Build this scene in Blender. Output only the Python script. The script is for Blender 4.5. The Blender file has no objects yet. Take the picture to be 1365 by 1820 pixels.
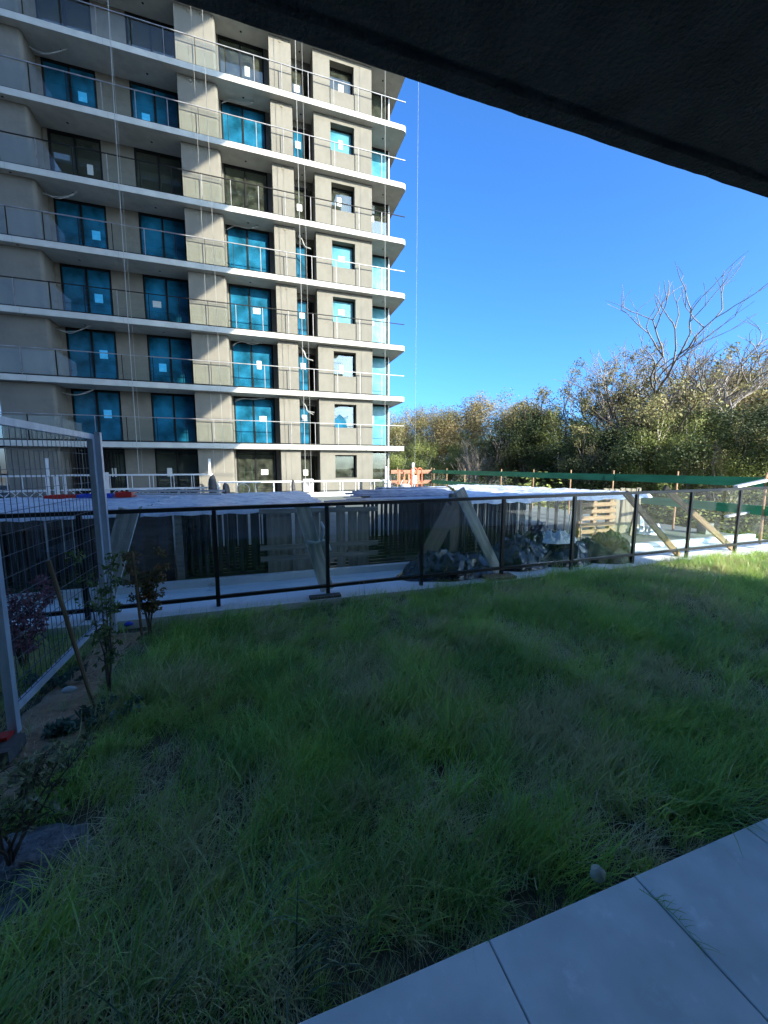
import bpy, math, random
import numpy as np
from mathutils import Vector, Matrix, Euler, noise
R = math.radians
rnd = random.Random(7)
C = bpy.context.scene.collection

# ------------------------------------------------------------ camera, sky, sun
sc = bpy.context.scene
cam_d = bpy.data.cameras.new('camera'); cam = bpy.data.objects.new('camera', cam_d); C.objects.link(cam)
cam_d.sensor_fit = 'VERTICAL'; cam_d.sensor_height = 36; cam_d.lens = 690 / 1820 * 36
cam_d.clip_start = 0.05; cam_d.clip_end = 2000
cam.location = (0, 0, 1.45); cam.rotation_euler = (R(90 - 6.78), 0, R(-18.2))
sc.camera = cam
LIGHT = Vector((-0.5, 1.0, -0.425)).normalized()
sun_d = bpy.data.lights.new('sun', 'SUN'); sun_d.energy = 2.0; sun_d.angle = R(0.5); sun_d.color = (1.0, 0.935, 0.76)
sun = bpy.data.objects.new('sun', sun_d); C.objects.link(sun); sun.location = (20, -40, 30)
sun.rotation_euler = LIGHT.to_track_quat('-Z', 'Y').to_euler()
w = bpy.data.worlds.new('World'); sc.world = w; w.use_nodes = True
nt = w.node_tree; bg = nt.nodes['Background']
sky = nt.nodes.new('ShaderNodeTexSky'); sky.sky_type = 'NISHITA'; sky.sun_disc = False
sky.sun_elevation = R(20.8); sky.sun_rotation = math.atan2(0.5, -1.0)
sky.air_density = 0.6; sky.dust_density = 3.0; sky.ozone_density = 6.0
hs = nt.nodes.new('ShaderNodeHueSaturation'); hs.inputs['Saturation'].default_value = 1.10
nt.links.new(sky.outputs[0], hs.inputs['Color']); tint = nt.nodes.new('ShaderNodeMixRGB'); tint.blend_type = 'MULTIPLY'; tint.inputs[0].default_value = 1; tint.inputs[2].default_value = (.43, .535, .57, 1)
nt.links.new(hs.outputs[0], tint.inputs[1]); nt.links.new(tint.outputs[0], bg.inputs[0])
bg.inputs[1].default_value = 0.15
sc.view_settings.view_transform = 'Standard'; sc.view_settings.look = 'None'
sc.view_settings.gamma = 1; sc.view_settings.use_curve_mapping = False
sc.view_settings.exposure = 2.82

# ------------------------------------------------------------ materials
MATS = {}
def mat(name, col, rough=0.7, col2=None, scale=4.0, bump=0.0, bscale=60.0, metal=0.0, spec=0.4, stretch=(1, 1, 1), lo=0.35, hi=0.65,
        detail=6, coord='Object', world=False, dirt=None, dscale=1.2, dlo=.5, dhi=.75):
    m = bpy.data.materials.new(name); m.use_nodes = True; n = m.node_tree.nodes; l = m.node_tree.links
    b = n['Principled BSDF']; b.inputs['Roughness'].default_value = rough; b.inputs['Metallic'].default_value = metal
    b.inputs['Specular IOR Level'].default_value = spec
    b.inputs['Base Color'].default_value = (*col, 1)
    if world:
        g = n.new('ShaderNodeNewGeometry'); src = g.outputs['Position']
    else:
        tc = n.new('ShaderNodeTexCoord'); src = tc.outputs['Object']
    mp = n.new('ShaderNodeMapping'); mp.inputs['Scale'].default_value = stretch; l.new(src, mp.inputs[0])
    if col2 is not None:
        t = n.new('ShaderNodeTexNoise'); t.inputs['Scale'].default_value = scale; t.inputs['Detail'].default_value = detail
        l.new(mp.outputs[0], t.inputs[0])
        r = n.new('ShaderNodeValToRGB'); r.color_ramp.elements[0].position = lo; r.color_ramp.elements[1].position = hi
        r.color_ramp.elements[0].color = (*col, 1); r.color_ramp.elements[1].color = (*col2, 1)
        l.new(t.outputs[0], r.inputs[0]); out = r.outputs[0]
        if dirt is not None:
            t2 = n.new('ShaderNodeTexNoise'); t2.inputs['Scale'].default_value = dscale; t2.inputs['Detail'].default_value = 8
            t2.inputs['Roughness'].default_value = 0.7; l.new(src, t2.inputs[0])
            r2 = n.new('ShaderNodeValToRGB'); r2.color_ramp.elements[0].position = dlo; r2.color_ramp.elements[1].position = dhi
            l.new(t2.outputs[0], r2.inputs[0])
            mx = n.new('ShaderNodeMixRGB'); l.new(r2.outputs[0], mx.inputs[0]); l.new(out, mx.inputs[1]); mx.inputs[2].default_value = (*dirt, 1)
            out = mx.outputs[0]
        l.new(out, b.inputs['Base Color'])
    if bump:
        t = n.new('ShaderNodeTexNoise'); t.inputs['Scale'].default_value = bscale; t.inputs['Detail'].default_value = 5
        l.new(mp.outputs[0], t.inputs[0]); bp = n.new('ShaderNodeBump'); bp.inputs['Strength'].default_value = 1.0
        bp.inputs['Distance'].default_value = bump; l.new(t.outputs[0], bp.inputs['Height']); l.new(bp.outputs[0], b.inputs['Normal'])
    MATS[name] = m; return m

def glassmat(name, tint, refl=0.08, rough=0.0, fk=1.0, haze=None, hazecol=(.6, .7, .68)):
    m = bpy.data.materials.new(name); m.use_nodes = True; n = m.node_tree.nodes; l = m.node_tree.links
    n.remove(n['Principled BSDF']); out = n['Material Output']
    tr = n.new('ShaderNodeBsdfTransparent'); tr.inputs[0].default_value = (*tint, 1)
    gl = n.new('ShaderNodeBsdfGlossy'); gl.inputs['Roughness'].default_value = rough; gl.inputs[0].default_value = (.95, .97, 1, 1)
    fr = n.new('ShaderNodeFresnel'); ge = n.new('ShaderNodeNewGeometry')
    io = n.new('ShaderNodeMath'); io.operation = 'MULTIPLY_ADD'; io.inputs[1].default_value = 1 / 1.5 - 1.5; io.inputs[2].default_value = 1.5
    l.new(ge.outputs['Backfacing'], io.inputs[0]); l.new(io.outputs[0], fr.inputs[0])
    mm = n.new('ShaderNodeMath'); mm.operation = 'MULTIPLY_ADD'; mm.inputs[1].default_value = fk; mm.inputs[2].default_value = refl
    mm.use_clamp = True; l.new(fr.outputs[0], mm.inputs[0])
    mx = n.new('ShaderNodeMixShader'); l.new(mm.outputs[0], mx.inputs[0]); l.new(tr.outputs[0], mx.inputs[1]); l.new(gl.outputs[0], mx.inputs[2])
    s = mx.outputs[0]
    if haze:
        d = n.new('ShaderNodeBsdfDiffuse'); d.inputs[0].default_value = (*hazecol, 1)
        tc = n.new('ShaderNodeTexCoord'); t = n.new('ShaderNodeTexNoise'); t.inputs['Scale'].default_value = 3.0; t.inputs['Detail'].default_value = 7
        l.new(tc.outputs['Object'], t.inputs[0])
        r = n.new('ShaderNodeMapRange'); r.inputs[1].default_value = .35; r.inputs[2].default_value = .75; r.inputs[3].default_value = haze[0]; r.inputs[4].default_value = haze[1]
        l.new(t.outputs[0], r.inputs[0])
        m2 = n.new('ShaderNodeMixShader'); l.new(r.outputs[0], m2.inputs[0]); l.new(s, m2.inputs[1]); l.new(d.outputs[0], m2.inputs[2]); s = m2.outputs[0]
    l.new(s, out.inputs[0]); MATS[name] = m; return m

def leafmat(name, cols, scale=0.9, trans=0.25, world=False, rough=.5):
    m = bpy.data.materials.new(name); m.use_nodes = True; n = m.node_tree.nodes; l = m.node_tree.links
    n.remove(n['Principled BSDF']); out = n['Material Output']
    if world: src = n.new('ShaderNodeNewGeometry').outputs['Position']
    else: src = n.new('ShaderNodeTexCoord').outputs['Object']
    t = n.new('ShaderNodeTexNoise'); t.inputs['Scale'].default_value = scale; t.inputs['Detail'].default_value = 8; t.inputs['Roughness'].default_value = .72
    l.new(src, t.inputs[0])
    r = n.new('ShaderNodeValToRGB'); e = r.color_ramp.elements
    e[0].position = .34; e[1].position = .66; e[0].color = (*cols[0], 1); e[1].color = (*cols[-1], 1)
    for i, c in enumerate(cols[1:-1]):
        x = e.new(.34 + .32 * (i + 1) / (len(cols) - 1)); x.color = (*c, 1)
    l.new(t.outputs[0], r.inputs[0])
    oi = n.new('ShaderNodeObjectInfo'); mr = n.new('ShaderNodeMapRange'); mr.inputs[3].default_value = .68; mr.inputs[4].default_value = 1.3
    l.new(oi.outputs['Random'], mr.inputs[0]); hv = n.new('ShaderNodeHueSaturation'); l.new(r.outputs[0], hv.inputs['Color']); l.new(mr.outputs[0], hv.inputs['Value']); r = hv
    d = n.new('ShaderNodeBsdfPrincipled'); d.inputs['Roughness'].default_value = rough; d.inputs['Specular IOR Level'].default_value = .12; l.new(r.outputs[0], d.inputs['Base Color'])
    tl = n.new('ShaderNodeBsdfTranslucent'); l.new(r.outputs[0], tl.inputs[0])
    mx = n.new('ShaderNodeMixShader'); mx.inputs[0].default_value = trans; l.new(d.outputs[0], mx.inputs[1]); l.new(tl.outputs[0], mx.inputs[2])
    l.new(mx.outputs[0], out.inputs[0]); MATS[name] = m; return m

M_wall = mat('render_greige', (.128, .120, .101), .85, (.158, .147, .124), 1.1, .004, 90, dirt=(.100, .094, .081), dscale=.9, dlo=.48, dhi=.78, stretch=(1, 1, .4))
M_slab = mat('slab_white', (.37, .365, .335), .8, (.43, .425, .39), 2.5, .003, 30, dirt=(.28, .275, .25), dscale=1.3, dlo=.55, dhi=.85)
M_frame = mat('black_aluminium', (.006, .0065, .007), .6, spec=.15)
M_steel = mat('galvanised_rail', (.13, .13, .14), .5, (.22, .22, .23), 3, metal=.3)
M_int = mat('interior_plaster', (.26, .26, .24), .9, (.32, .32, .29), 1.2)
M_glass = glassmat('window_glass', (.42, .50, .44), .03, .005, haze=(.02, .14), hazecol=(.30, .32, .25))
M_bal = glassmat('balustrade_glass', (.93, .955, .95), 0, fk=.35)
M_sky = glassmat('bay_glass', (.25, .35, .40), .22, .01)
def filmmat(name, c1, c2):
    m = mat(name, c1, .22, c2, 1.3, .006, 5, spec=.12, lo=.33, hi=.66, detail=9); return m
M_film = filmmat('blue_film', (.002, .035, .06), (.012, .12, .22))
M_film2 = filmmat('blue_film_pale', (.03, .15, .20), (.09, .25, .30))
M_paper = mat('white_paper', (.42, .43, .42), .8)
M_black = mat('fence_black', (.008, .008, .010), .34, (.013, .013, .015), 8, spec=.5)
M_fglass = glassmat('fence_glass', (.965, .985, .985), .012, 0.0, haze=(-.02, .03), hazecol=(.5, .55, .55))
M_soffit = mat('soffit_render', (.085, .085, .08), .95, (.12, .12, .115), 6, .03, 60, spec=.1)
M_own = mat('own_wall', (.55, .53, .48), .9, (.62, .60, .55), 2, .004, 60)
M_paver = mat('paver_grey', (.52, .58, .56), .72, (.64, .70, .68), 5.5, .0004, 300, spec=.3, lo=.36, hi=.64, detail=12, dirt=(.80, .83, .82), dscale=9, dlo=.58, dhi=.78)
M_soil = mat('soil', (.05, .045, .028), .95, (.09, .08, .045), 9, .02, 30)
M_sand = mat('sand', (.30, .185, .105), .95, (.38, .25, .15), 14, .02, 28, dirt=(.13, .09, .06), dscale=6, dlo=.58, dhi=.72)
M_gravel = mat('grey_sand', (.15, .15, .15), .95, (.24, .235, .23), 22, .05, 22, dirt=(.05, .05, .05), dscale=11, dlo=.48, dhi=.6)
M_deck = mat('deck_concrete', (.115, .128, .115), .85, (.155, .165, .15), 1.0, .002, 40, dirt=(.08, .085, .08), dscale=.6, dlo=.5, dhi=.8)
M_memb = mat('white_membrane', (.68, .70, .69), .6, (.76, .77, .76), 2.0, .002, 20, dirt=(.40, .42, .42), dscale=1.6, dlo=.58, dhi=.85)
M_memb2 = mat('grey_membrane', (.60, .65, .66), .5, (.68, .72, .73), 3.0, .002, 20, dirt=(.16, .17, .18), dscale=2.5, dlo=.62, dhi=.75)
M_plastic = mat('clear_wrap', (.58, .60, .66), .30, (.80, .81, .84), 7, .05, 9, spec=.7, stretch=(.35, 1.6, 1), dirt=(.30, .34, .48), dscale=5, dlo=.48, dhi=.68)
M_wrap_lip = mat('wrap_lip', (.5, .55, .57), .35, (.7, .74, .75), 8, .02, 20, spec=.6)
M_barblue = mat('dark_bar', (.018, .022, .028), .45, (.035, .040, .048), 6, spec=.5)
M_bartop = mat('bar_wrapped', (.10, .14, .30), .35, (.30, .36, .52), 12, .01, 30, spec=.6, stretch=(.5, 4, 1))
def wood(name, c1, c2, rough=.8):
    return mat(name, c1, rough, c2, 3.0, .004, 14, stretch=(.9, 9, 9), lo=.32, hi=.68, detail=9, dirt=tuple(x * .45 for x in c1), dscale=3.0, dlo=.62, dhi=.72)
M_wood = wood('weathered_wood', (.42, .42, .40), (.74, .73, .70))
M_woodd = wood('damp_wood', (.075, .07, .062), (.13, .12, .105))
M_woody = wood('yellow_timber', (.15, .10, .052), (.24, .17, .10))
M_woodg = wood('grey_pallet_wood', (.15, .145, .125), (.27, .26, .225))
M_woodp = wood('pale_timber', (.11, .10, .072), (.175, .16, .125))
M_ply = mat('form_ply', (.050, .040, .036), .55, (.085, .070, .062), 3.0, .003, 20, stretch=(1, 1, 6))
M_tarp = mat('black_plastic', (.005, .010, .015), .24, (.012, .020, .028), 3, .02, 12, spec=.6)
M_tarpg = mat('green_mesh_bag', (.03, .045, .03), .6, (.09, .11, .04), 3, .02, 16)
M_white = mat('white_powder_coat', (.40, .41, .43), .45, (.48, .48, .49), 5, dirt=(.25, .25, .26), dscale=3, dlo=.6, dhi=.8)
M_galv = mat('galvanised_frame', (.40, .46, .54), .36, (.52, .58, .66), 20, metal=.35, stretch=(1, 1, .3))
M_wire = mat('galvanised_wire', (.10, .12, .14), .5, metal=.3)
M_orange = mat('orange_paint', (.42, .075, .022), .5, (.34, .09, .04), 5)
M_green = mat('green_board', (.020, .22, .095), .6, (.04, .31, .145), 2.5, .002, 30, stretch=(3, .6, 3), dirt=(.008, .09, .05), dscale=2.2, dlo=.6, dhi=.72)
M_brownb = mat('brown_board', (.17, .075, .045), .75, (.24, .13, .08), 3, stretch=(.8, 4, 4))
M_post = mat('rusty_post', (.24, .13, .075), .7, (.34, .21, .12), 8)
M_foam = mat('foam_block', (.80, .80, .78), .85, (.7, .7, .68), 10)
M_red = mat('red_paint', (.55, .03, .02), .4); M_blue = mat('blue_paint', (.02, .07, .5), .4)
M_bag = mat('dark_bag', (.02, .02, .022), .7, (.05, .05, .055), 8, .02, 12)
M_rope = mat('rope_grey', (.26, .26, .25), .7)
M_bark = mat('pale_bark', (.30, .25, .20), .85, (.60, .54, .46), 2.5, .01, 12, stretch=(2, 2, .5))
M_barkp = mat('white_bark', (.13, .11, .095), .85, (.27, .235, .205), 1.6, .01, 12, stretch=(2, 2, .5))
M_barkd = mat('dark_bark', (.06, .045, .035), .9, (.13, .10, .08), 3, .02, 10, stretch=(2, 2, .5))
M_stake = mat('stake_wood', (.13, .085, .05), .85, (.21, .15, .09), 20, stretch=(1, 1, .1))
M_ground = mat('forest_floor', (.06, .055, .03), .95, (.12, .10, .055), .3)
M_rock = mat('pale_stone', (.34, .34, .25), .9, (.45, .44, .34), 12, .006, 40)
L_olive = leafmat('leaf_olive', [(.12, .12, .05), (.22, .20, .085), (.34, .28, .13)], .55)
L_tan = leafmat('leaf_tan', [(.15, .14, .06), (.28, .23, .105), (.40, .29, .15)], .5)
L_dark = leafmat('leaf_dark', [(.016, .026, .012), (.042, .055, .022), (.09, .098, .042)], .7)
L_mid = leafmat('leaf_mid', [(.06, .08, .026), (.16, .185, .055), (.30, .31, .10)], .6)
L_shrub = leafmat('leaf_shrub_green', [(.06, .10, .035), (.13, .19, .06), (.26, .30, .11)], 14, .25)
L_purple = leafmat('leaf_purple', [(.12, .05, .07), (.24, .11, .14), (.36, .20, .22)], 12, .25)
L_brown = leafmat('leaf_brown_green', [(.08, .09, .035), (.17, .14, .06), (.28, .12, .07)], 12, .25)
L_var = leafmat('leaf_variegated', [(.05, .08, .03), (.25, .28, .14), (.55, .55, .38)], 16, .25)
L_weed = leafmat('leaf_grey_green', [(.05, .085, .06), (.09, .14, .10), (.14, .19, .14)], 10, .25)

# ------------------------------------------------------------ mesh helpers
W = {}
class MB:
    def __init__(s): s.v = []; s.f = []
    def add(s, vs, fs):
        o = len(s.v); s.v += [tuple(a) for a in vs]; s.f += [tuple(i + o for i in f) for f in fs]; return s
    def box(s, x0, x1, y0, y1, z0, z1):
        return s.add([(x, y, z) for z in (z0, z1) for x, y in ((x0, y0), (x1, y0), (x1, y1), (x0, y1))],
                     [(0, 3, 2, 1), (4, 5, 6, 7), (0, 1, 5, 4), (1, 2, 6, 5), (2, 3, 7, 6), (3, 0, 4, 7)])
    def prism(s, poly, z0, z1):
        n = len(poly)
        return s.add([(x, y, z0) for x, y in poly] + [(x, y, z1) for x, y in poly],
                     [tuple(range(n - 1, -1, -1)), tuple(range(n, 2 * n))] + [(i, (i + 1) % n, n + (i + 1) % n, n + i) for i in range(n)])
    def bar(s, p, q, w, h, up=(0, 0, 1)):
        p = Vector(p); q = Vector(q); d = (q - p).normalized(); u = Vector(up)
        if abs(d.dot(u)) > .98: u = Vector((0, 1, 0))
        a = d.cross(u).normalized() * w / 2; b = a.cross(d).normalized() * h / 2
        vs = [e + i * a + j * b for e in (p, q) for i, j in ((-1, -1), (1, -1), (1, 1), (-1, 1))]
        return s.add(vs, [(0, 3, 2, 1), (4, 5, 6, 7), (0, 1, 5, 4), (1, 2, 6, 5), (2, 3, 7, 6), (3, 0, 4, 7)])
    def tube(s, pts, r, n=6, cap=True):
        pts = [Vector(p) for p in pts]; k = len(pts); rr = r if isinstance(r, (list, tuple)) else [r] * k
        vs = []; a = None
        for i, p in enumerate(pts):
            d = (pts[min(i + 1, k - 1)] - pts[max(i - 1, 0)]); d = d.normalized() if d.length > 1e-9 else Vector((0, 0, 1))
            if a is None: a = d.orthogonal().normalized()
            else:
                a = (a - d * a.dot(d)); a = a.normalized() if a.length > 1e-6 else d.orthogonal().normalized()
            b = d.cross(a)
            for j in range(n):
                t = 2 * math.pi * j / n; vs.append(p + (a * math.cos(t) + b * math.sin(t)) * rr[i])
        fs = [(i * n + j, i * n + (j + 1) % n, (i + 1) * n + (j + 1) % n, (i + 1) * n + j) for i in range(k - 1) for j in range(n)]
        if cap: fs += [tuple(range(n - 1, -1, -1)), tuple(range((k - 1) * n, k * n))]
        return s.add(vs, fs)
    def mesh(s, name, m, smooth=False):
        me = bpy.data.meshes.new(name); me.from_pydata(s.v, [], s.f); me.update()
        if m: me.materials.append(m)
        if smooth: me.polygons.foreach_set('use_smooth', [True] * len(me.polygons))
        return me
    def build(s, name, m, parent=None, loc=(0, 0, 0), smooth=False):
        if parent is None:
            xs, ys, zs = zip(*s.v); c = ((min(xs) + max(xs)) / 2, (min(ys) + max(ys)) / 2, min(zs))
            s.v = [(x - c[0], y - c[1], z - c[2]) for x, y, z in s.v]
            return link(name, s.mesh(name, m, smooth), None, Vector(c) + Vector(loc))
        return link(name, s.mesh(name, m, smooth), parent, loc)
def link(name, me, parent=None, loc=(0, 0, 0)):
    o = bpy.data.objects.new(name, me); C.objects.link(o); W[o.name] = Vector(loc)
    if parent: o.parent = parent; o.location = Vector(loc) - W[parent.name]
    else: o.location = loc
    return o
def thing(name, label, cat, loc=(0, 0, 0), group=None):
    o = link(name, None, None, loc); o.empty_display_size = .2; tag(o, label, cat, group); return o
def tag(o, label=None, cat=None, group=None, kind=None):
    if label: o['label'] = label
    if cat: o['category'] = cat
    if group: o['group'] = group
    if kind: o['kind'] = kind
    return o
def struct(name, mb, m, smooth=False): return tag(mb.build(name, m, smooth=smooth), kind='structure')
def B(*a): return MB().box(*a)
def plank(name, m, p, q, w, h, up=(0, 1, 0), parent=None):
    """board whose local x runs along its length, so the grain follows it"""
    p = Vector(p); q = Vector(q); L = (q - p).length; d = (q - p).normalized()
    u = Vector(up); a = u.cross(d).normalized(); u = d.cross(a).normalized()
    mb = MB(); n = 6
    for i in range(n):
        pass
    mb.box(-L / 2, L / 2, -w / 2, w / 2, -h / 2, h / 2)
    me = mb.mesh(name, m); o = bpy.data.objects.new(name, me); C.objects.link(o)
    mw = Matrix((( d.x, a.x, u.x), (d.y, a.y, u.y), (d.z, a.z, u.z))).to_4x4(); mw.translation = (p + q) / 2
    W[o.name] = (p + q) / 2
    if parent: o.parent = parent; mw.translation -= W[parent.name]
    o.matrix_local = mw
    bv = o.modifiers.new('bevel', 'BEVEL'); bv.width = min(w, h) * .08; bv.segments = 1
    return o
def npmesh(name, V, F, m, k=4):
    me = bpy.data.meshes.new(name); me.vertices.add(len(V)); me.vertices.foreach_set('co', np.asarray(V, dtype=np.float32).ravel())
    nf = len(F); me.loops.add(nf * k); me.loops.foreach_set('vertex_index', np.asarray(F, dtype=np.int32).ravel())
    me.polygons.add(nf); me.polygons.foreach_set('loop_start', np.arange(0, nf * k, k, dtype=np.int32))
    me.materials.append(m); me.update(calc_edges=True); me.validate(); return me

# ------------------------------------------------------------ ground, podium
def lawn_z(s, t):
    a = min(max((t - .9) / 3.6, 0), 1); b = min(max((s + 1.5) / 6, 0), 1)
    return -.085 - .10 * a * (1 - b) - .03 * a + .025 * noise.noise(Vector((s * .9, t * .9, 3.1)))
def grid(x0, x1, y0, y1, nx, ny, zf):
    mb = MB(); mb.v = [(x0 + (x1 - x0) * i / nx, y0 + (y1 - y0) * j / ny, zf(x0 + (x1 - x0) * i / nx, y0 + (y1 - y0) * j / ny)) for j in range(ny + 1) for i in range(nx + 1)]
    mb.f = [(j * (nx + 1) + i, j * (nx + 1) + i + 1, (j + 1) * (nx + 1) + i + 1, (j + 1) * (nx + 1) + i) for j in range(ny) for i in range(nx)]
    return mb
struct('ground', grid(-600, 600, -600, 600, 24, 24, lambda x, y: -4.2 + .5 * noise.noise(Vector((x * .02, y * .02, 0)))), M_ground, True)
struct('podium', B(-40, 10.6, -3.5, 45, -4.6, -.26), M_deck)
struct('deck', B(-40, 10.55, 5.62, 44, -.25, -.13), M_deck)
struct('lawn_soil', grid(-13, 10.4, .886, 4.42, 60, 16, lawn_z), M_soil, True)
struct('planter_base', B(-13, 10.5, .80, 5.60, -.256, -.235), M_soil)
struct('white_upstand', B(-13, 10.5, 4.425, 5.20, -.23, -.115), M_memb)
struct('membrane_gutter', B(-13, 10.5, 5.203, 5.50, -.23, -.15), M_memb2)
struct('membrane_kerb', B(-13, 10.5, 5.503, 5.61, -.23, -.06), M_memb2)
jt = MB()
for k in range(9): jt.box(-6 + 2.1 * k, -5.992 + 2.1 * k, 4.44, 5.19, -.1148, -.113)
struct('membrane_joint', jt, M_memb2)

# sand and bare patches
def patch(name, m, pts, zo, seed):
    mb = MB(); cx = sum(p[0] for p in pts) / len(pts); cy = sum(p[1] for p in pts) / len(pts)
    ring = []
    for i, p in enumerate(pts):
        q = pts[(i + 1) % len(pts)]
        for k in range(6):
            x = p[0] + (q[0] - p[0]) * k / 6; y = p[1] + (q[1] - p[1]) * k / 6; nn = noise.noise(Vector((x * 7, y * 7, seed))) * .07
            ring.append((x + nn, y + nn * .6))
    n = len(ring); K = 7
    mb.v = [(cx, cy, lawn_z(cx, cy) + zo)]
    for k in range(1, K + 1):
        for x, y in ring:
            X = cx + (x - cx) * k / K; Y = cy + (y - cy) * k / K
            mb.v.append((X, Y, lawn_z(X, Y) + zo * (1 if k < K else -.5) + .012 * noise.noise(Vector((X * 9, Y * 9, seed + 4)))))
    for i in range(n): mb.f.append((0, 1 + i, 1 + (i + 1) % n))
    for k in range(1, K):
        for i in range(n):
            a = 1 + (k - 1) * n; b = 1 + k * n; mb.f.append((a + i, b + i, b + (i + 1) % n, a + (i + 1) % n))
    return struct(name, mb, m, True)
SAND = [(-1.65, 2.0), (-1.1, 2.1), (-1.0, 2.5), (-1.1, 3.1), (-1.15, 3.7), (-1.05, 4.35), (-1.5, 4.38), (-1.42, 3.6), (-1.5, 2.9)]
BARE = [(-1.15, 1.45), (-.82, 1.50), (-.66, 1.72), (-.74, 1.90), (-1.05, 1.95), (-1.5, 1.8)]
patch('sand_strip', M_sand, SAND, .028, 1.0)
patch('bare_soil_patch', M_gravel, BARE, .012, 5.0)

# paving: one object per paver on a bed
bed = struct('paving', B(-4.5, 7.0, -2.2, .80, -.22, -.045), M_soil)
W[bed.name] = bed.location.copy()
pm = {}
for v in range(3):
    mb = MB(); a = .2975; bb = .003
    mb.v = [(x * (a - c), y * (a - c), z) for z, c in ((-.04, 0), (-.003, 0), (0, bb)) for x, y in ((-1, -1), (1, -1), (1, 1), (-1, 1))]
    mb.f = [(3, 2, 1, 0), (8, 9, 10, 11)] + [(r * 4 + i, r * 4 + (i + 1) % 4, r * 4 + 4 + (i + 1) % 4, r * 4 + 4 + i) for r in (0, 1) for i in range(4)]
    pm[v] = mb.mesh('paver', M_paver)
MATS['paver_grey'].node_tree.nodes  # colour varies in world space below
nd = M_paver.node_tree
geo = nd.nodes.new('ShaderNodeNewGeometry')
for l_ in list(nd.links):
    if l_.from_node.type == 'TEX_COORD': nd.links.new(geo.outputs['Position'], l_.to_socket)
for i in range(-7, 11):
    for j in range(0, 5):
        s = .629 + .6 * i + .3; t = .883 - .3 - .6 * j
        o = link('paver', pm[rnd.randrange(3)], bed, (s, t, rnd.uniform(-.0012, .0012)))

# ------------------------------------------------------------ own building: slab overhead and storeys above
own = thing('apartment_building', 'dark rendered building overhead whose balcony soffit cuts across the top', 'building', (-5, -3, -.05))
SL = 9.6
def soffit():
    mb = MB(); x0, x1 = -16, SL
    prof = [(-2.2, 2.70), (1.225, 2.70), (1.232, 2.722), (1.258, 2.722), (1.263, 2.70), (1.322, 2.70), (1.335, 2.712), (1.335, 2.98), (-2.2, 2.98)]
    n = 420; k = len(prof)
    for i in range(n + 1):
        u = i / n; x = x0 + (x1 - x0) * u
        for j, (y, z) in enumerate(prof):
            dy = .0035 * noise.noise(Vector((x * 9, j * .7, 0))) + .003 * noise.noise(Vector((x * 26, j * 1.7, 4))) if 0 < j < 8 else 0
            dz = .003 * noise.noise(Vector((x * 8, j * 2.3, 9))) if 0 < j < 6 else 0
            mb.v.append((x, y + dy, z + dz))
    for i in range(n):
        for j in range(k): mb.f.append((i * k + j, i * k + (j + 1) % k, (i + 1) * k + (j + 1) % k, (i + 1) * k + j))
    mb.f += [tuple(range(k)), tuple(range(n * k + k - 1, n * k - 1, -1))]
    return mb
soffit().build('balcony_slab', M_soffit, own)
for k in range(1, 12):
    B(-16, SL, -2.2, 1.335, 2.70 + 2.861 * k, 2.97 + 2.861 * k).build('balcony_slab', M_slab, own)
    rl = B(-16, SL - .1, 1.25, 1.29, 2.97 + 2.861 * k + 1.16, 2.97 + 2.861 * k + 1.2).build('handrail', M_frame, own)
for k in range(0, 12):
    z = 2.981 + 2.861 * k
    B(-16, 9.1, -9, -2.203, z, z + 2.57).build('wall', M_own, own)
    B(-15.9, 9.3, -9, -2.203, z + 2.573, z + 2.858).build('floor_band', M_own, own)
B(-16, 9.1, -9, -2.25, -.1, 2.978).build('wall', M_own, own)

# ------------------------------------------------------------ opposite tower
tw = thing('apartment_tower', 'tall beige apartment tower under construction with white balcony slabs', 'building', (0, 26, -.26))
S = [2.6 + 2.861 * k for k in range(-1, 9)]; S[0] = -.25
FH = 2.861; TH = .26; SO = FH - TH
# slabs
sp = [(-22, 21.85), (8.28, 21.85)] + [(8.5 - .22 + .22 * math.sin(a), 22.07 - .22 * math.cos(a)) for a in [R(d) for d in (20, 45, 70, 90)]] + [(8.5, 34), (-22, 34)]
slab_me = MB().prism(sp, -TH, 0).mesh('slab', M_slab)
dots = MB()
for s_, t_ in ((-7.4, 22.7), (-4.1, 22.7), (.1, 22.55), (2.9, 22.6), (7.4, 22.7), (-9.4, 22.05)):
    dots.tube([(s_, t_, -TH - .004), (s_, t_, -TH + .05)], .05, 10)
dots_me = dots.mesh('light_opening', M_frame)
jm = MB()
for s_ in (-17.3, -13.4, -9.5, -5.6, -1.7, 2.2, 6.1): jm.box(s_, s_ + .018, 21.844, 21.8499, -TH + .004, -.004)
joint_me = jm.mesh('slab_joint', M_int)
flash_me = B(-22, 8.3, 21.87, 21.89, .001, .03).mesh('edge_angle', M_frame)
for z in S[1:] + [S[-1] + FH]:
    sl = link('balcony_slab', slab_me, tw, (0, 0, z))
    link('slab_joint', joint_me, sl, (0, 0, z)); link('light_opening', dots_me, sl, (0, 0, z)); link('edge_angle', flash_me, sl, (0, 0, z))
link('ground_slab', B(-22, 8.5, 21.6, 34, -.10, 0).mesh('ground_slab', M_slab), tw, (0, 0, S[0] + .15))
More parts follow.
